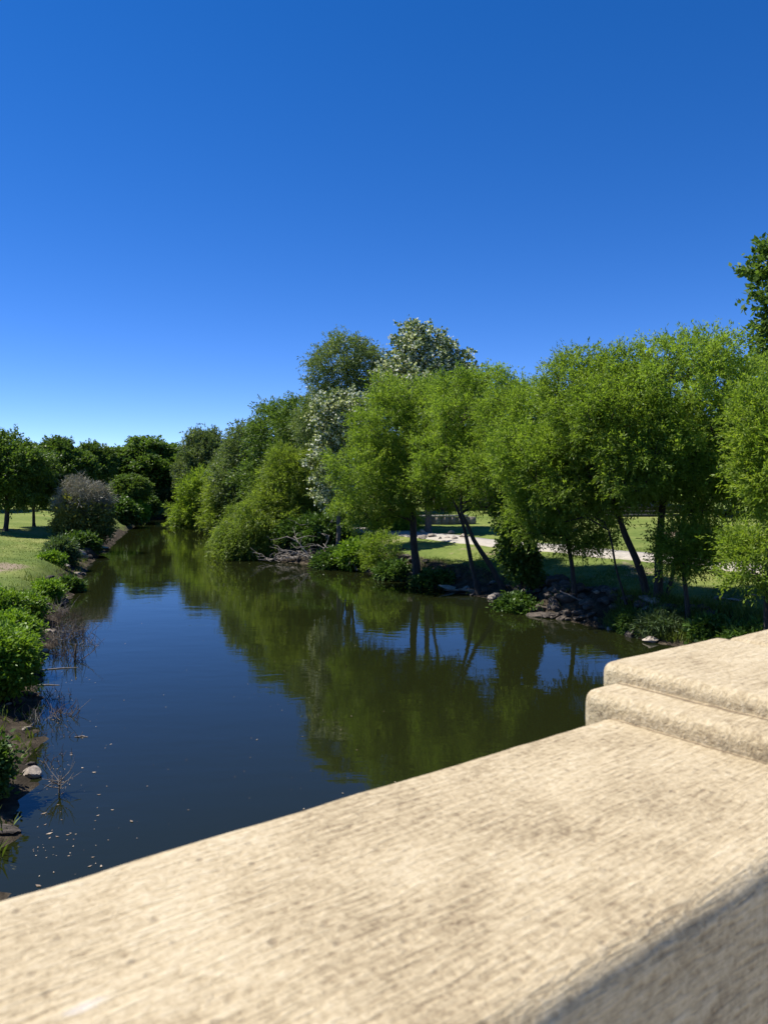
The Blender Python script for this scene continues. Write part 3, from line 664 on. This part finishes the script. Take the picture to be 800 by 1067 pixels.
for (rt, label, px, Y, py, w, rz, grp) in [
    (oakA, 'dark oak at the frame edge casting a long shadow over the lawn', 6, 64, 452, 92, .3, GO),
    (oakA, 'dark oak with forked trunk on the lawn next to the half-dead shrub', 36, 70, 470, 62, 2.1, GO),
    (oakB, 'oak crown showing above the two lawn oaks', 62, 98, 459, 64, 1.0, GF),
    (oakC, 'bright-topped oak behind the bare grey shrub', 92, 112, 464, 50, 2.6, GF),
    (oakC, 'oak filling the gap behind the trunks of the lawn oaks', 22, 120, 468, 80, .7, GF),
    (oakB, 'largest dark oak at the end of the river', 150, 128, 458, 82, 4.0, GF),
    (oakB, 'dark oak low over the shaded water at the river end', 178, 138, 468, 70, 5.2, GF),
    (oakB, 'dark oak between the bare grey shrub and the largest far oak', 118, 126, 470, 60, 3.0, GF),
    (oakC, 'bright green tree leaning to the water below the far dark oaks', 133, 106, 496, 46, 1.9, GF),
    (oakC, 'rounded olive tree behind the far dark oaks', 185, 165, 466, 60, .2, GF),
    (greyD, 'pale grey-green tree by the far bend beside the slope of treetops', 216, 116, 448, 60, .9, GF),
    (greyD, 'greyish shrub-like tree at the shaded river end', 186, 124, 506, 34, 3.3, GF),
    (greyD, 'grey-green tree behind the bend next to the yellow-green shrub', 243, 110, 462, 50, 4.1, GF),
    (oakC, 'tree at the far end of the slope of treetops behind the olive shrubs', 300, 100, 470, 66, 2.2, GP),
    (oakB, 'dark oak behind the trailing olive shrubs', 335, 88, 480, 70, 5.0, GP),
    (oakC, 'mid-green oak behind the broad rounded willow', 400, 86, 455, 70, 1.1, GP),
    (oakB, 'dark oak behind the tall white poplar', 455, 92, 452, 66, 2.9, GP),
    (oakC, 'oak behind the forked leaning willow', 510, 84, 440, 66, 4.4, GP),
    (oakB, 'dark oak behind the ivy-clad tree', 560, 88, 450, 72, .5, GP),
    (oakC, 'oak behind the low hanging willow', 612, 80, 440, 72, 3.6, GP),
    (oakB, 'dark oak behind the slanting trunk', 660, 86, 455, 70, 1.6, GP),
    (oakB, 'dark oak behind the upright grey trunk', 715, 78, 440, 80, 5.8, GP),
    (oakC, 'oak standing above the bare earth slope', 765, 70, 430, 84, 2.4, GP),
    (oakB, 'dark oak by the path end under the broad-leaved tree', 812, 62, 440, 84, 3.9, GP),
    (oakC, 'oak by the path beyond the frame edge', 872, 66, 420, 90, .8, GP),
    (oakB, 'low dark tree closing the end of the river under the largest far oak', 160, 133, 486, 62, 2.2, GF),
    (oakB, 'low dark tree at the river end beside the yellow-green shrub', 182, 129, 492, 56, .9, GF),
    (oakC, 'low green tree at the river end below the bright green tree', 140, 127, 496, 50, 4.9, GF),
    (oakC, 'oak on the open lawn past the broad-leaved tree', 960, 74, 430, 90, 1.9, GP),
    (oakB, 'dark oak far out on the open lawn past the path', 1030, 92, 440, 90, 4.6, GP),
    (oakC, 'oak at the far corner of the open lawn', 1120, 84, 425, 96, 3.1, GP),
    (oakB, 'oak deep behind the lawn oaks at the frame edge', -40, 92, 452, 84, 1.4, GF),
]:
    put(rt, rt.name not in used, label, px, Y, py, w, rz, grp); used.add(rt.name)

GE = 'shrubs at the waterline of the river end'
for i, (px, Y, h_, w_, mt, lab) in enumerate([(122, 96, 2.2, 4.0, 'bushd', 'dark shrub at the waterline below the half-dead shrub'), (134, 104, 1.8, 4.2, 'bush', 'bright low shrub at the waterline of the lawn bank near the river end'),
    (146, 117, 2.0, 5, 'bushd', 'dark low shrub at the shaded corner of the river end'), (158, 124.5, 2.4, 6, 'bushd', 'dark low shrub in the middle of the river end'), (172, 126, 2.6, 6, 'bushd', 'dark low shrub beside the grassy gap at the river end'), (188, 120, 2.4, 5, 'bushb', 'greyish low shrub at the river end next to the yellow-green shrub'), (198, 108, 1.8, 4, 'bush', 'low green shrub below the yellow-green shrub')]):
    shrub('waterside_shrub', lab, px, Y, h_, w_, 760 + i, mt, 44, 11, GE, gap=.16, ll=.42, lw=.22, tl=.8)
# low shrubs along the path bank
GL = 'low shrubs on the path bank'
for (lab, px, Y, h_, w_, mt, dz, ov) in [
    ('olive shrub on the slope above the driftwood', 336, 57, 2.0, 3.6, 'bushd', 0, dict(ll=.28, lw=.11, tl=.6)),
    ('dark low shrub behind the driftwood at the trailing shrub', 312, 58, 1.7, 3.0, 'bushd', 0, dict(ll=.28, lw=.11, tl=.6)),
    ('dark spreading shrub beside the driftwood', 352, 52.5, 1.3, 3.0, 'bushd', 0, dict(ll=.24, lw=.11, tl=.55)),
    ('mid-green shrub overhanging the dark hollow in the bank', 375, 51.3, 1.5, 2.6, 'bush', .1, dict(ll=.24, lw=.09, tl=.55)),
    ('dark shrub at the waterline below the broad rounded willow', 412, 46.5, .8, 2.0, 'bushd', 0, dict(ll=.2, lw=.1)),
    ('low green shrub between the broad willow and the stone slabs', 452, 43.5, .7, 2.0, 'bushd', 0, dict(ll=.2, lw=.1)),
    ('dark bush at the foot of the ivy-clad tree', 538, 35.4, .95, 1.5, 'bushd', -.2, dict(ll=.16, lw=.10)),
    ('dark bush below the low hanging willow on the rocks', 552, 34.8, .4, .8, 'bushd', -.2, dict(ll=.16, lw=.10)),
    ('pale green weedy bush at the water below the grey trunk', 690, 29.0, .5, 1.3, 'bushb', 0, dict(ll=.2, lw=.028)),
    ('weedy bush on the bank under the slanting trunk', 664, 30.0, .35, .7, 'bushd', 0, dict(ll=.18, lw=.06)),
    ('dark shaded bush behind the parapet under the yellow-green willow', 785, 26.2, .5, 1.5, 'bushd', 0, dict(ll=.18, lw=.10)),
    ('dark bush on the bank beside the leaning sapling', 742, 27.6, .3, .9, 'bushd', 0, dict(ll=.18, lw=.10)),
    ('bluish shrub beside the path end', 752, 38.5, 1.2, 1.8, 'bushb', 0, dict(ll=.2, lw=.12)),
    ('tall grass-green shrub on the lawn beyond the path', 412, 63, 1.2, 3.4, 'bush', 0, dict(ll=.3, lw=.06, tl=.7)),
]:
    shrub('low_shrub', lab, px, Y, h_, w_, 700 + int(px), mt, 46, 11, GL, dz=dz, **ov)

# ================================================================== STONES, WOOD, SMALL THINGS
def rock_mesh(seed, flat=.65):
    bm = bmesh.new(); bmesh.ops.create_icosphere(bm, subdivisions=3, radius=.5)
    rng = np.random.default_rng(seed)
    V = np.array([v.co[:] for v in bm.verts])
    for _ in range(9):
        nrm = rng.normal(0, 1, 3); nrm /= np.linalg.norm(nrm); c = rng.uniform(.26, .42)
        d = V @ nrm - c; V = V - np.where(d > 0, d, 0)[:, None] * nrm * .92
    V = V * (1 + .16 * fbm(V * 4 + seed, seed, 3)[:, None]); V[:, 2] *= flat
    for v, c in zip(bm.verts, V): v.co = c
    me = bpy.data.meshes.new('rock'); bm.to_mesh(me); bm.free()
    me.materials.append(M['rock']); return me
rocks = [rock_mesh(80 + i, [.6, .75, .5, .85][i % 4]) for i in range(6)]
limes = [m.copy() for m in rocks[:4]]
for m in limes: m.materials[0] = M['lime']
rnd = random.Random(5)
def rock(me, x, y, s, label, group, name='rock', dz=None, sc3=None, rz=None):
    z = max(gz(x, y), -.12)
    o = link(name, me, None, (x, y, z + (s * .12 if dz is None else dz)), (rnd.uniform(-.3, .3), rnd.uniform(-.3, .3), rnd.uniform(0, 6.28) if rz is None else rz), sc3 or (s * rnd.uniform(.8, 1.4), s * rnd.uniform(.7, 1.1), s * rnd.uniform(.7, 1.1)))
    return tag(o, label, name.replace('_', ' '), group)
SEG = [((562, 705), 34.2, 'dark bank rock below the grey and slanting trunks', 'rocks below the two crossing trunks', 40),
       ]
def bank_rocks(n, y0, y1, dlo, dhi, smin, smax, label, group, meshes, side=True):
    k = 0; tries = 0
    while k < n and tries < 6000:
        tries += 1
        y = rnd.uniform(y0, y1)
        x = rnd.uniform(-34, 16)
        d, r = river(np.array([x]), np.array([y]))
        if bool(r[0]) != side or not (dlo < d[0] < dhi): continue
        rock(rnd.choice(meshes), x, y, rnd.uniform(smin, smax), label, group); k += 1
bank_rocks(72, 33.0, 38.6, -.15, 1.9, .28, .85, 'brown rock in the tumbled bank below the low hanging willow', 'rocks below the low hanging willow', rocks)
bank_rocks(30, 32.6, 38.0, -.2, .9, .3, .9, 'dark wet rock at the foot of the bank below the low hanging willow', 'wet rocks at the foot of the bank', rocks)
bank_rocks(50, 28.2, 33.0, -.1, 2.2, .22, .7, 'brown rock on the bank below the crossing trunks', 'rocks below the crossing trunks', rocks + limes[:1])
bank_rocks(22, 38.6, 46, -.1, 1.8, .2, .6, 'rock at the waterline below the forked willow', 'rocks below the forked willow', rocks + limes[:2])
bank_rocks(24, 46, 58, -.1, 1.6, .25, .7, 'dark rock in the shaded bank below the broad willow', 'rocks in the shaded bank', rocks)
bank_rocks(22, 15.5, 24, -.2, 1.3, .12, .4, 'rock at the water under the bright green bushes', 'rocks under the bright bushes', rocks + limes[:2], False)
bank_rocks(20, 24, 36, -.2, 1.3, .14, .42, 'pale rock among dead stalks by the lawn bank', 'rocks among the dead stalks', limes + rocks[:2], False)
bank_rocks(16, 36, 66, -.2, 1.4, .3, .8, 'rock at the foot of the lawn bank near the half-dead shrub', 'rocks near the half-dead shrub', rocks + limes[:2], False)
x, y = at(76, 56); rock(limes[1], x, y, 2.0, 'large pale pink boulder at the lawn edge below the half-dead shrub', None, 'boulder', dz=.1, sc3=(2.3, 1.8, 1.9), rz=.4)
x, y = at(97, 62.5); rock(limes[2], x, y, 2.0, 'flat pale ledge rock jutting over the water under the half-dead shrub', None, 'ledge_rock', dz=.25, sc3=(3.4, 2.0, .9), rz=.2)
x, y = at(88, 59); rock(rocks[3], x, y, 1.6, 'dark undercut rock between the pink boulder and the flat ledge', None, 'boulder', dz=-.2, sc3=(2.6, 2.0, 1.5), rz=1.2)
for i, (px, Y, s3, rz, lab) in enumerate([
    (470, 41.7, (1.9, .75, .36), .5, 'long tilted pale stone slab below the forked willow'),
    (492, 40.6, (1.6, .9, .34), .2, 'flat pale stone slab at the foot of the two leaning stems'),
    (480, 40.9, (2.1, .6, .3), .55, 'thin stone slab slanting down into the water'),
    (420, 46.8, (1.5, .9, .5), .3, 'rounded pale slab beside the broad willow trunk'),
    (448, 44.6, (1.3, .7, .4), .1, 'small shaded slab between the broad willow and the forked willow'),
    (517, 38.9, (1.2, .7, .3), .8, 'low slab on the bare dirt by the ivy-clad tree')]):
    x, y = at(px, Y); rock(limes[i % 4], x, y, 1, lab, None, 'stone_slab', dz=.05, sc3=s3, rz=rz)
for i, (px, py) in enumerate([(432, 560), (441, 561), (450, 560), (458, 562), (466, 561), (474, 562), (483, 560), (440, 556), (470, 556)]):
    x, y = p2g(px, py); rock(limes[i % 4], x, y, rnd.uniform(.4, .8), 'pale stone in the loose row beside the path bend', 'stones beside the path bend')
for i, (px, Y) in enumerate([(765, 30), (748, 30.6), (783, 30.4), (758, 27.5), (722, 29.2)]):
    x, y = at(px, Y); rock(limes[i % 4], x, y, 1, 'pale flat stone set in the grass between the sapling and the parapet', 'flat stones in the grass', sc3=(rnd.uniform(.5, 1), .5, .22), dz=.02)
x, y = at(12, 13.0); rock(rocks[1], x - .25, y, 1, 'brown stone just breaking the water closest to the parapet', None, 'stone_slab', dz=.0, sc3=(.8, .6, .25), rz=.3)

def branch_thing(name, label, cat, x, y, z, polys, mat, group=None, twigs=0, seed=0, spread=1.0):
    g = Geo(); rng = np.random.default_rng(seed); allp = []
    for (pp, r0, r1) in polys:
        pp = np.array(pp, float); s = np.linspace(0, 1, 12); t = np.linspace(0, 1, len(pp))
        P = np.stack([np.interp(s, t, pp[:, i]) for i in range(3)], 1); P[1:-1] += rng.normal(0, .008 * np.linalg.norm(pp[-1] - pp[0]), (10, 3))
        g.tube(P, r0 + (r1 - r0) * s, 6, .15, seed); allp += list(P)
    for _ in range(twigs):
        a = allp[rng.integers(len(allp))]; v = rng.normal(0, 1, 3); v[2] = abs(v[2]) * .35; v = unit(v) * rng.uniform(.5, 1.3) * spread * .6
        P = a + v * np.linspace(0, 1, 5)[:, None]; P[1:] += rng.normal(0, .05 * spread, (4, 3)); g.tube(P, np.linspace(.016, .006, 5) * max(1, spread * .7), 4)
    o = link(name, g.mesh(name, M[mat]), None, (x, y, z)); return tag(o, label, cat, group)
x, y = at(325, 54.5)
branch_thing('driftwood_branch', 'forked bleached branch sticking up from the driftwood at the waterline', 'driftwood', x, y, .1, [([(-1.6, 0, .9), (-.4, -.1, .5), (1.2, -.3, .1)], .03, .09), ([(-.2, -.12, .45), (-.9, .2, 1.4), (-1.8, .2, 1.9)], .06, .02), ([(.4, -.2, .3), (.9, .2, 1.1), (1.2, .3, 1.9)], .06, .02)], 'dead', 'driftwood by the trailing shrub', 34, 1, 2.6)
x, y = at(345, 53.3)
branch_thing('driftwood_branch', 'thick curved driftwood root beside the forked bleached branch', 'driftwood', x, y, .0, [([(-1.2, -.2, .2), (-.2, -.1, .5), (.7, 0, .9), (1.4, .1, .6), (1.7, .1, .0)], .09, .06), ([(.7, 0, .9), (.3, -.3, .3), (.1, -.5, -.1)], .06, .04)], 'dead', 'driftwood by the trailing shrub', 12, 2, 1.4)
x, y = at(305, 56)
branch_thing('driftwood_branch', 'low pale driftwood limb lying along the water under the trailing shrub', 'driftwood', x, y, .05, [([(-1.8, 0, .1), (0, -.1, .35), (2.4, -.4, .15)], .05, .07)], 'dead', 'driftwood by the trailing shrub', 46, 3, 2.6)
x, y = at(330, 56)
branch_thing('dead_limb', 'bare grey dead limb arching out of the olive shrub above the driftwood', 'dead branch', x, y, .6, [([(0, 0, 0), (.5, 0, 1.6), (1.4, -.2, 2.9), (2.2, -.2, 3.4)], .07, .025), ([(.5, 0, 1.6), (-.6, 0, 2.2), (-1.2, 0, 2.1)], .04, .015)], 'dead', None, 8, 4, 1.4)
x, y = at(606, 33.0)
branch_thing('fallen_branch', 'thin fallen branch propped on the rocks below the low hanging willow', 'fallen branch', x, y, .2, [([(-.9, .2, 1.0), (0, 0, .6), (1.0, -.2, .05)], .03, .05)], 'dead', None, 6, 5, .9)
x, y = at(372, 51.0)
branch_thing('fallen_branch', 'grey exposed roots curling out of the dark hollow in the bank', 'fallen branch', x, y, .3, [([(-1.4, 0, .5), (-.4, -.2, .7), (.6, -.3, .4), (1.5, -.4, .5)], .06, .05), ([(-.4, -.2, .6), (-.2, -.5, .2), (.0, -.6, -.3)], .05, .03)], 'dead', None, 14, 6, 1.5)

# dead stalks standing in the shallow water of the lawn bank
GD_ = 'dead stalk clumps in the shallows'
for i, (px, py, h_, n, lab) in enumerate([
    (62, 640, 1.0, 26, None), (72, 648, .9, 30, None), (57, 655, .9, 30, None), (66, 664, .9, 34, None), (78, 668, .8, 26, None), (83, 660, .7, 22, None), (52, 672, .8, 26, None),
    (62, 684, .8, 26, None), (75, 690, .9, 16, 'dead stalk clump with one thick dark snag by the floating pale stick'), (90, 672, .5, 12, 'sparse dead twigs farthest out from the lawn bank'), (48, 728, .6, 24, None), (55, 748, .7, 18, None), (38, 752, .6, 20, None), (58, 765, .35, 12, None), (40, 792, .4, 16, None)]):
    Y = F * H / (py - HZ); x, y = at(px, Y); rng = np.random.default_rng(900 + i); g = Geo()
    for _ in range(int(n * 1.6)):
        b = np.r_[rng.normal(0, .3, 2) * np.array([1, .8]), -.1]; v = np.r_[rng.normal(0, .28, 2), rng.uniform(.4, 1)] * h_
        P = b + v * np.linspace(0, 1, 5)[:, None]; P[1:, :2] += rng.normal(0, .03, (4, 2)); g.tube(P, np.linspace(.011, .004, 5), 4)
        if rng.uniform() < .5:
            c = P[2]; w = np.r_[rng.normal(0, .3, 2), rng.uniform(0, .3)] * h_; g.tube(c + w * np.linspace(0, 1, 4)[:, None], np.linspace(.007, .003, 4), 4)
    if i == 8: g.tube([(.1, 0, -.1), (.12, 0, .3), (.13, .02, .62)], [.035, .03, .022], 6)
    o = link('dead_stalk_clump', g.mesh('dead_stalk_clump', M['reed' if i % 3 else 'dead']), None, (x, y, -.03))
    tag(o, lab or 'brown dead stalk clump in the shallows beside the bright green bushes', 'dead plant', GD_ if not lab else GD_)
Y = F * H / (826 - HZ); x, y = at(62, Y); g = Geo(); rng = np.random.default_rng(77)
g.tube([(0, 0, -.15), (.0, 0, .1), (.02, 0, .22)], [.02, .016, .012], 6)
for i in range(13):
    a = rng.uniform(0, 6.28); e = rng.uniform(.15, .42); c = np.array([0.01, 0, rng.uniform(.08, .22)])
    tip = c + np.array([math.cos(a) * e, math.sin(a) * e, rng.uniform(.12, .42)]); m = (c + tip) / 2 + np.array([math.cos(a), math.sin(a), 0]) * .04
    g.tube([c, m, tip], [.010, .007, .004], 4)
    for _ in range(2):
        t2 = m + rng.normal(0, .11, 3) + np.array([0, 0, .1]); g.tube([m, (m + t2) / 2 + rng.normal(0, .01, 3), t2], [.006, .005, .003], 4)
tag(link('dead_twig_shrub', g.mesh('dead_twig_shrub', M['dead']), None, (x, y, 0)), 'small leafless branching twig shrub standing alone in the water', 'dead plant')
def stick(px, py, L_, r, ang, lab):
    Y = F * H / (py - HZ); x, y = at(px, Y); g = Geo(); g.tube([(-L_ / 2, 0, .005), (0, .02, .012), (L_ / 2, -.01, .004)], [r, r * 1.1, r * .6], 6)
    tag(link('floating_stick', g.mesh('floating_stick', M['dead']), None, (x, y, .0), (0, 0, ang)), lab, 'stick', 'floating sticks')
stick(85, 768, .30, .012, .1, 'short pale stick floating alone on open water')
stick(62, 697, 1.1, .018, .35, 'long pale stick floating among the dead stalks')
stick(50, 714, .7, .014, .0, 'bleached stick floating below the large overhanging bush')

# floating leaves and scum: too many to count
rng = np.random.default_rng(8); n = 300; U = rng.uniform(0, 1, n)
px = np.where(U < .60, 30 + np.abs(rng.normal(0, 45, n)), rng.uniform(40, 420, n)); py = np.where(U < .60, rng.uniform(690, 935, n), 560 + 360 * rng.uniform(0, 1, n) ** .7)
Yw = F * H / (py - HZ); Xw = (px - CX) / F * Yw; dd, _ = river(Xw, Yw); ok = dd < -.1; Xw, Yw = Xw[ok], Yw[ok]; n = len(Xw)
a = rng.uniform(0, 6.28, n); l = np.clip(.017 * np.exp(rng.normal(0, .55, n)), .007, .06); w = l * rng.uniform(.3, .6, n)
e = np.stack([np.cos(a), np.sin(a), 0 * a], 1) * l[:, None]; s = np.stack([-np.sin(a), np.cos(a), 0 * a], 1) * w[:, None]; c = np.stack([Xw, Yw, np.full(n, .006)], 1); up = np.array([0, 0, .006])
V = np.stack([c - e + up, c + s, c + e + up, c - s], 1).reshape(-1, 3)
fl = link('floating_leaves', mesh_np('floating_leaves', V, np.arange(4 * n).reshape(n, 4), M['reed'], {'tone': ('FACE', rng.uniform(.3, 1, n))})); fl['kind'] = 'stuff'; fl['label'] = 'dry leaves and specks floating on the water'

# grass: blades over the lawns and thicker tufts along both banks
def blades(n, xr, yr, keep, h0, h1, w, seed, dens):
    rng = np.random.default_rng(seed); X = rng.uniform(*xr, n); Y = rng.uniform(*yr, n); d, r = river(X, Y); k = keep(d, r, X, Y) & (rng.uniform(0, 1, n) < dens(X, Y)); X, Y = X[k], Y[k]; n = len(X)
    a = rng.uniform(0, 6.28, n); h = rng.uniform(h0, h1, n); lean = rng.normal(0, .45, (n, 2)) * h[:, None]
    b = np.stack([X, Y, ground(X, Y) - .01], 1); s = np.stack([np.cos(a), np.sin(a), 0 * a], 1) * w * .5
    t = b + np.c_[lean, h]; m = b + np.c_[lean * .35, h * .5]
    return np.stack([b, m + s, t, m - s], 1).reshape(-1, 3), np.clip(.5 + .25 * n2(X, Y, .5, 9) + rng.normal(0, .12, n), 0, 1)
parts = [
    blades(60000, (-34, -9), (22, 62), lambda d, r, x, y: (~r) & (d > 1.6) & (d < 9), .03, .08, .035, 1, lambda x, y: .15 + .85 * sstep(n2(x, y, .6, 2) + .5)),
    blades(90000, (-3, 22), (24, 48), lambda d, r, x, y: r & (d > 1.6) & (d < 12), .04, .11, .035, 2, lambda x, y: sstep(n2(x, y, .5, 4) * 1.6 + .55)),
    blades(90000, (-34, -5), (11, 66), lambda d, r, x, y: (~r) & (d > .25) & (d < 2.2), .10, .38, .035, 3, lambda x, y: sstep(n2(x, y, .8, 6) * 2 + .3)),
    blades(90000, (-3, 20), (22, 52), lambda d, r, x, y: r & (d > .2) & (d < 2.6), .08, .32, .03, 4, lambda x, y: sstep(n2(x, y, .7, 7) * 2.2 - .0)),
    blades(26000, (8.5, 15), (25, 32), lambda d, r, x, y: r & (d > .1) & (d < 2.4), .15, .55, .03, 5, lambda x, y: sstep(n2(x, y, .9, 8) * 2 + .6)),
]
V = np.vstack([p[0] for p in parts]); t = np.concatenate([p[1] for p in parts]); n = len(t)
gr = link('grass', mesh_np('grass', V, np.arange(4 * n).reshape(n, 4), M['grass'], {'tone': ('FACE', t)})); gr['kind'] = 'stuff'; gr['label'] = 'short lawn grass and longer weeds along the banks'

# scrap of litter on the path bank
bm = bmesh.new(); bmesh.ops.create_icosphere(bm, subdivisions=2, radius=.1)
for v in bm.verts: v.co *= 1 + .45 * float(noise3(np.array(v.co) * 14, 3)); v.co.z *= .7
me = bpy.data.meshes.new('paper_scrap'); bm.to_mesh(me); bm.free(); me.materials.append(plain_mat('white_paper', (.75, .75, .73), .7, .05, 20))
x, y = p2g(695, 660); tag(link('paper_scrap', me, None, (x, y, gz(x, y) + .25)), 'crumpled white scrap of litter among the weeds at the water', 'litter')

# limestone ledge wall and dark fence beyond the path, houses behind the trees
def ledge(px0, px1, Y, hgt, label):
    (x0, y0), (x1, y1) = at(px0, Y), at(px1, Y + 1.5)
    t = thing('ledge_wall', label, 'wall', ((x0 + x1) / 2, Y, gz((x0 + x1) / 2, Y) - .1), math.atan2(y1 - y0, x1 - x0))
    L_ = x1 - x0; g = Geo(); rr = np.random.default_rng(4); c = -L_ / 2
    while c < L_ / 2:
        w = rr.uniform(.5, 1.1); g.box((c + w / 2, rr.uniform(-.04, .04), hgt * .4), (w - .03, .5, hgt * .8 + rr.uniform(-.08, .04))); c += w
    link('stone_course', g.mesh('stone_course', M['lime'], False), t)
    g = Geo(); g.box((0, 0, hgt * .9), (L_ + .1, .62, .14)); link('coping', g.mesh('coping', M['path'], False), t)
ledge(408, 486, 66, .9, 'low pale limestone wall beyond the path seen under the broad willow')
M['fence'] = plain_mat('dark_fence_board', (.045, .04, .04), .8, .3, 8, .2)
x0, Yf = at(628, 70); t = thing('board_fence', 'dark board fence beyond the lawn behind the slanting trunk', 'fence', (x0 + 4, Yf, gz(x0 + 4, Yf) - .05), .1)
for i in range(4): g = Geo(); g.box((-4.5 + i * 3, 0, .65), (.12, .12, 1.35)); link('post', g.mesh('post', M['fence'], False), t)
for z in (.3, .62, .94): g = Geo(); g.box((0, -.08, z), (9.2, .035, .26)); link('rail', g.mesh('rail', M['fence'], False), t)
M['wallp'] = plain_mat('tan_house_wall', (.46, .36, .27), .9, .1, 2, .1); M['wallw'] = plain_mat('white_house_wall', (.62, .60, .56), .85, .08, 2)
M['roof'] = plain_mat('grey_roof_shingle', (.11, .105, .10), .9, .35, 9, .4); M['trim'] = plain_mat('white_trim', (.72, .72, .70), .6, .05, 5); M['glass'] = plain_mat('window_glass', (.03, .035, .04), .08, .1, 2); M['door'] = plain_mat('brown_door', (.12, .07, .045), .6, .15, 7)
def house(label, px, Y, rz, wm, w=11, d=7, h=2.7):
    x, y = at(px, Y); t = thing('house', label, 'house', (x, y, gz(x, y) - .1), rz)
    g = Geo(); g.box((0, 0, h / 2), (w, d, h)); g.add([[-w / 2, -d / 2, h], [-w / 2, d / 2, h], [-w / 2, 0, h + 1.7], [w / 2, -d / 2, h], [w / 2, d / 2, h], [w / 2, 0, h + 1.7]], [[0, 1, 2, 2], [3, 5, 4, 4]])
    link('wall', g.mesh('wall', M[wm], False), t)
    g = Geo(); e = .5; s = 1.7 / (d / 2)
    for sg in (-1, 1):
        y0, y1 = sg * (d / 2 + e), 0; z0, z1 = h - e * s + .03, h + 1.73
        P = [[-w / 2 - e, y0, z0], [w / 2 + e, y0, z0], [w / 2 + e, y1, z1], [-w / 2 - e, y1, z1]]; Q = [[a, b, c + .14] for a, b, c in P]
        g.add(P + Q, [[0, 1, 2, 3], [4, 5, 6, 7], [0, 1, 5, 4], [0, 3, 7, 4], [1, 2, 6, 5]])
    link('roof', g.mesh('roof', M['roof'], False), t)
    for wx in (-3.6, 0.8, 3.7):
        g = Geo()
        for (cx_, cz, a, b) in ((0, .72, 1.5, .1), (0, -.72, 1.5, .1), (-.7, 0, .1, 1.34), (.7, 0, .1, 1.34), (0, 0, .06, 1.34)): g.box((wx + cx_, -d / 2 - .03, 1.5 + cz), (a, .08, b))
        wo = link('window', g.mesh('window', M['trim'], False), t); g = Geo(); g.box((wx, -d / 2 - .008, 1.5), (1.3, .02, 1.34)); link('pane', g.mesh('pane', M['glass'], False), wo)
    g = Geo(); g.box((-1.4, -d / 2 - .02, 1.05), (.95, .05, 2.05)); link('door', g.mesh('door', M['door'], False), t)
    g = Geo()
    g.box((0, -d / 2 - .52, h - e * s + .06), (w + 1, .04, .2)); link('fascia', g.mesh('fascia', M['trim'], False), t)
house('tan single-storey house with grey roof behind the forked willow', 500, 96, .12, 'wallp')
house('white house with grey roof behind the slanting trunk', 640, 92, -.1, 'wallw')

# ================================================================== LIGHT, SKY, CAMERA
w = bpy.data.worlds.new('World'); sc.world = w; w.use_nodes = True
nt = w.node_tree; bg = nt.nodes['Background']
s = nt.nodes.new('ShaderNodeTexSky'); s.sky_type = 'NISHITA'; s.sun_disc = False
s.sun_elevation = SUN_EL; s.sun_rotation = SUN_ROT; s.air_density = .40; s.dust_density = 0.0; s.ozone_density = 1.5; s.altitude = 0
hs = nt.nodes.new('ShaderNodeHueSaturation'); hs.inputs['Saturation'].default_value = 1.36; hs.inputs['Hue'].default_value = .516
nt.links.new(s.outputs[0], hs.inputs['Color']); gm = nt.nodes.new('ShaderNodeGamma'); gm.inputs[1].default_value = .85
nt.links.new(hs.outputs[0], gm.inputs[0]); nt.links.new(gm.outputs[0], bg.inputs[0]); bg.inputs[1].default_value = .145
sl_ = bpy.data.lights.new('sun', 'SUN'); sl_.energy = 4.0; sl_.angle = R(.53); sl_.color = (1, .95, .86)
so = bpy.data.objects.new('sun', sl_); COL.objects.link(so)
sd = Vector((math.sin(SUN_ROT) * math.cos(SUN_EL), math.cos(SUN_ROT) * math.cos(SUN_EL), math.sin(SUN_EL)))
so.rotation_euler = sd.to_track_quat('Z', 'Y').to_euler(); so.location = sd * 60

cd = bpy.data.cameras.new('camera'); co = bpy.data.objects.new('camera', cd); COL.objects.link(co)
cd.sensor_fit = 'VERTICAL'; cd.sensor_height = 36.0; cd.lens = 36.0 * F / 1067.0
cd.shift_y = -(533.5 - HZ) / 1067.0
co.location = (0, 0, H); co.rotation_euler = (math.pi / 2, 0, 0)
cd.clip_start = .05; cd.clip_end = 4000
cd.dof.use_dof = True; cd.dof.focus_distance = 35; cd.dof.aperture_fstop = cd.lens / 3.0
sc.camera = co

vs = sc.view_settings; vs.view_transform = 'Standard'; vs.look = 'None'; vs.exposure = .97; vs.gamma = 1; vs.use_curve_mapping = False
sc.display_settings.display_device = 'sRGB'
cy = sc.cycles; cy.max_bounces = 10; cy.diffuse_bounces = 7; cy.glossy_bounces = 3; cy.transmission_bounces = 7; cy.use_denoising = True
try: cy.denoiser = 'OPENIMAGEDENOISE'; cy.denoising_prefilter = 'ACCURATE'
except Exception: pass
cy.caustics_reflective = False; cy.caustics_refractive = False; cy.sample_clamp_indirect = 4
sc.render.use_persistent_data = False
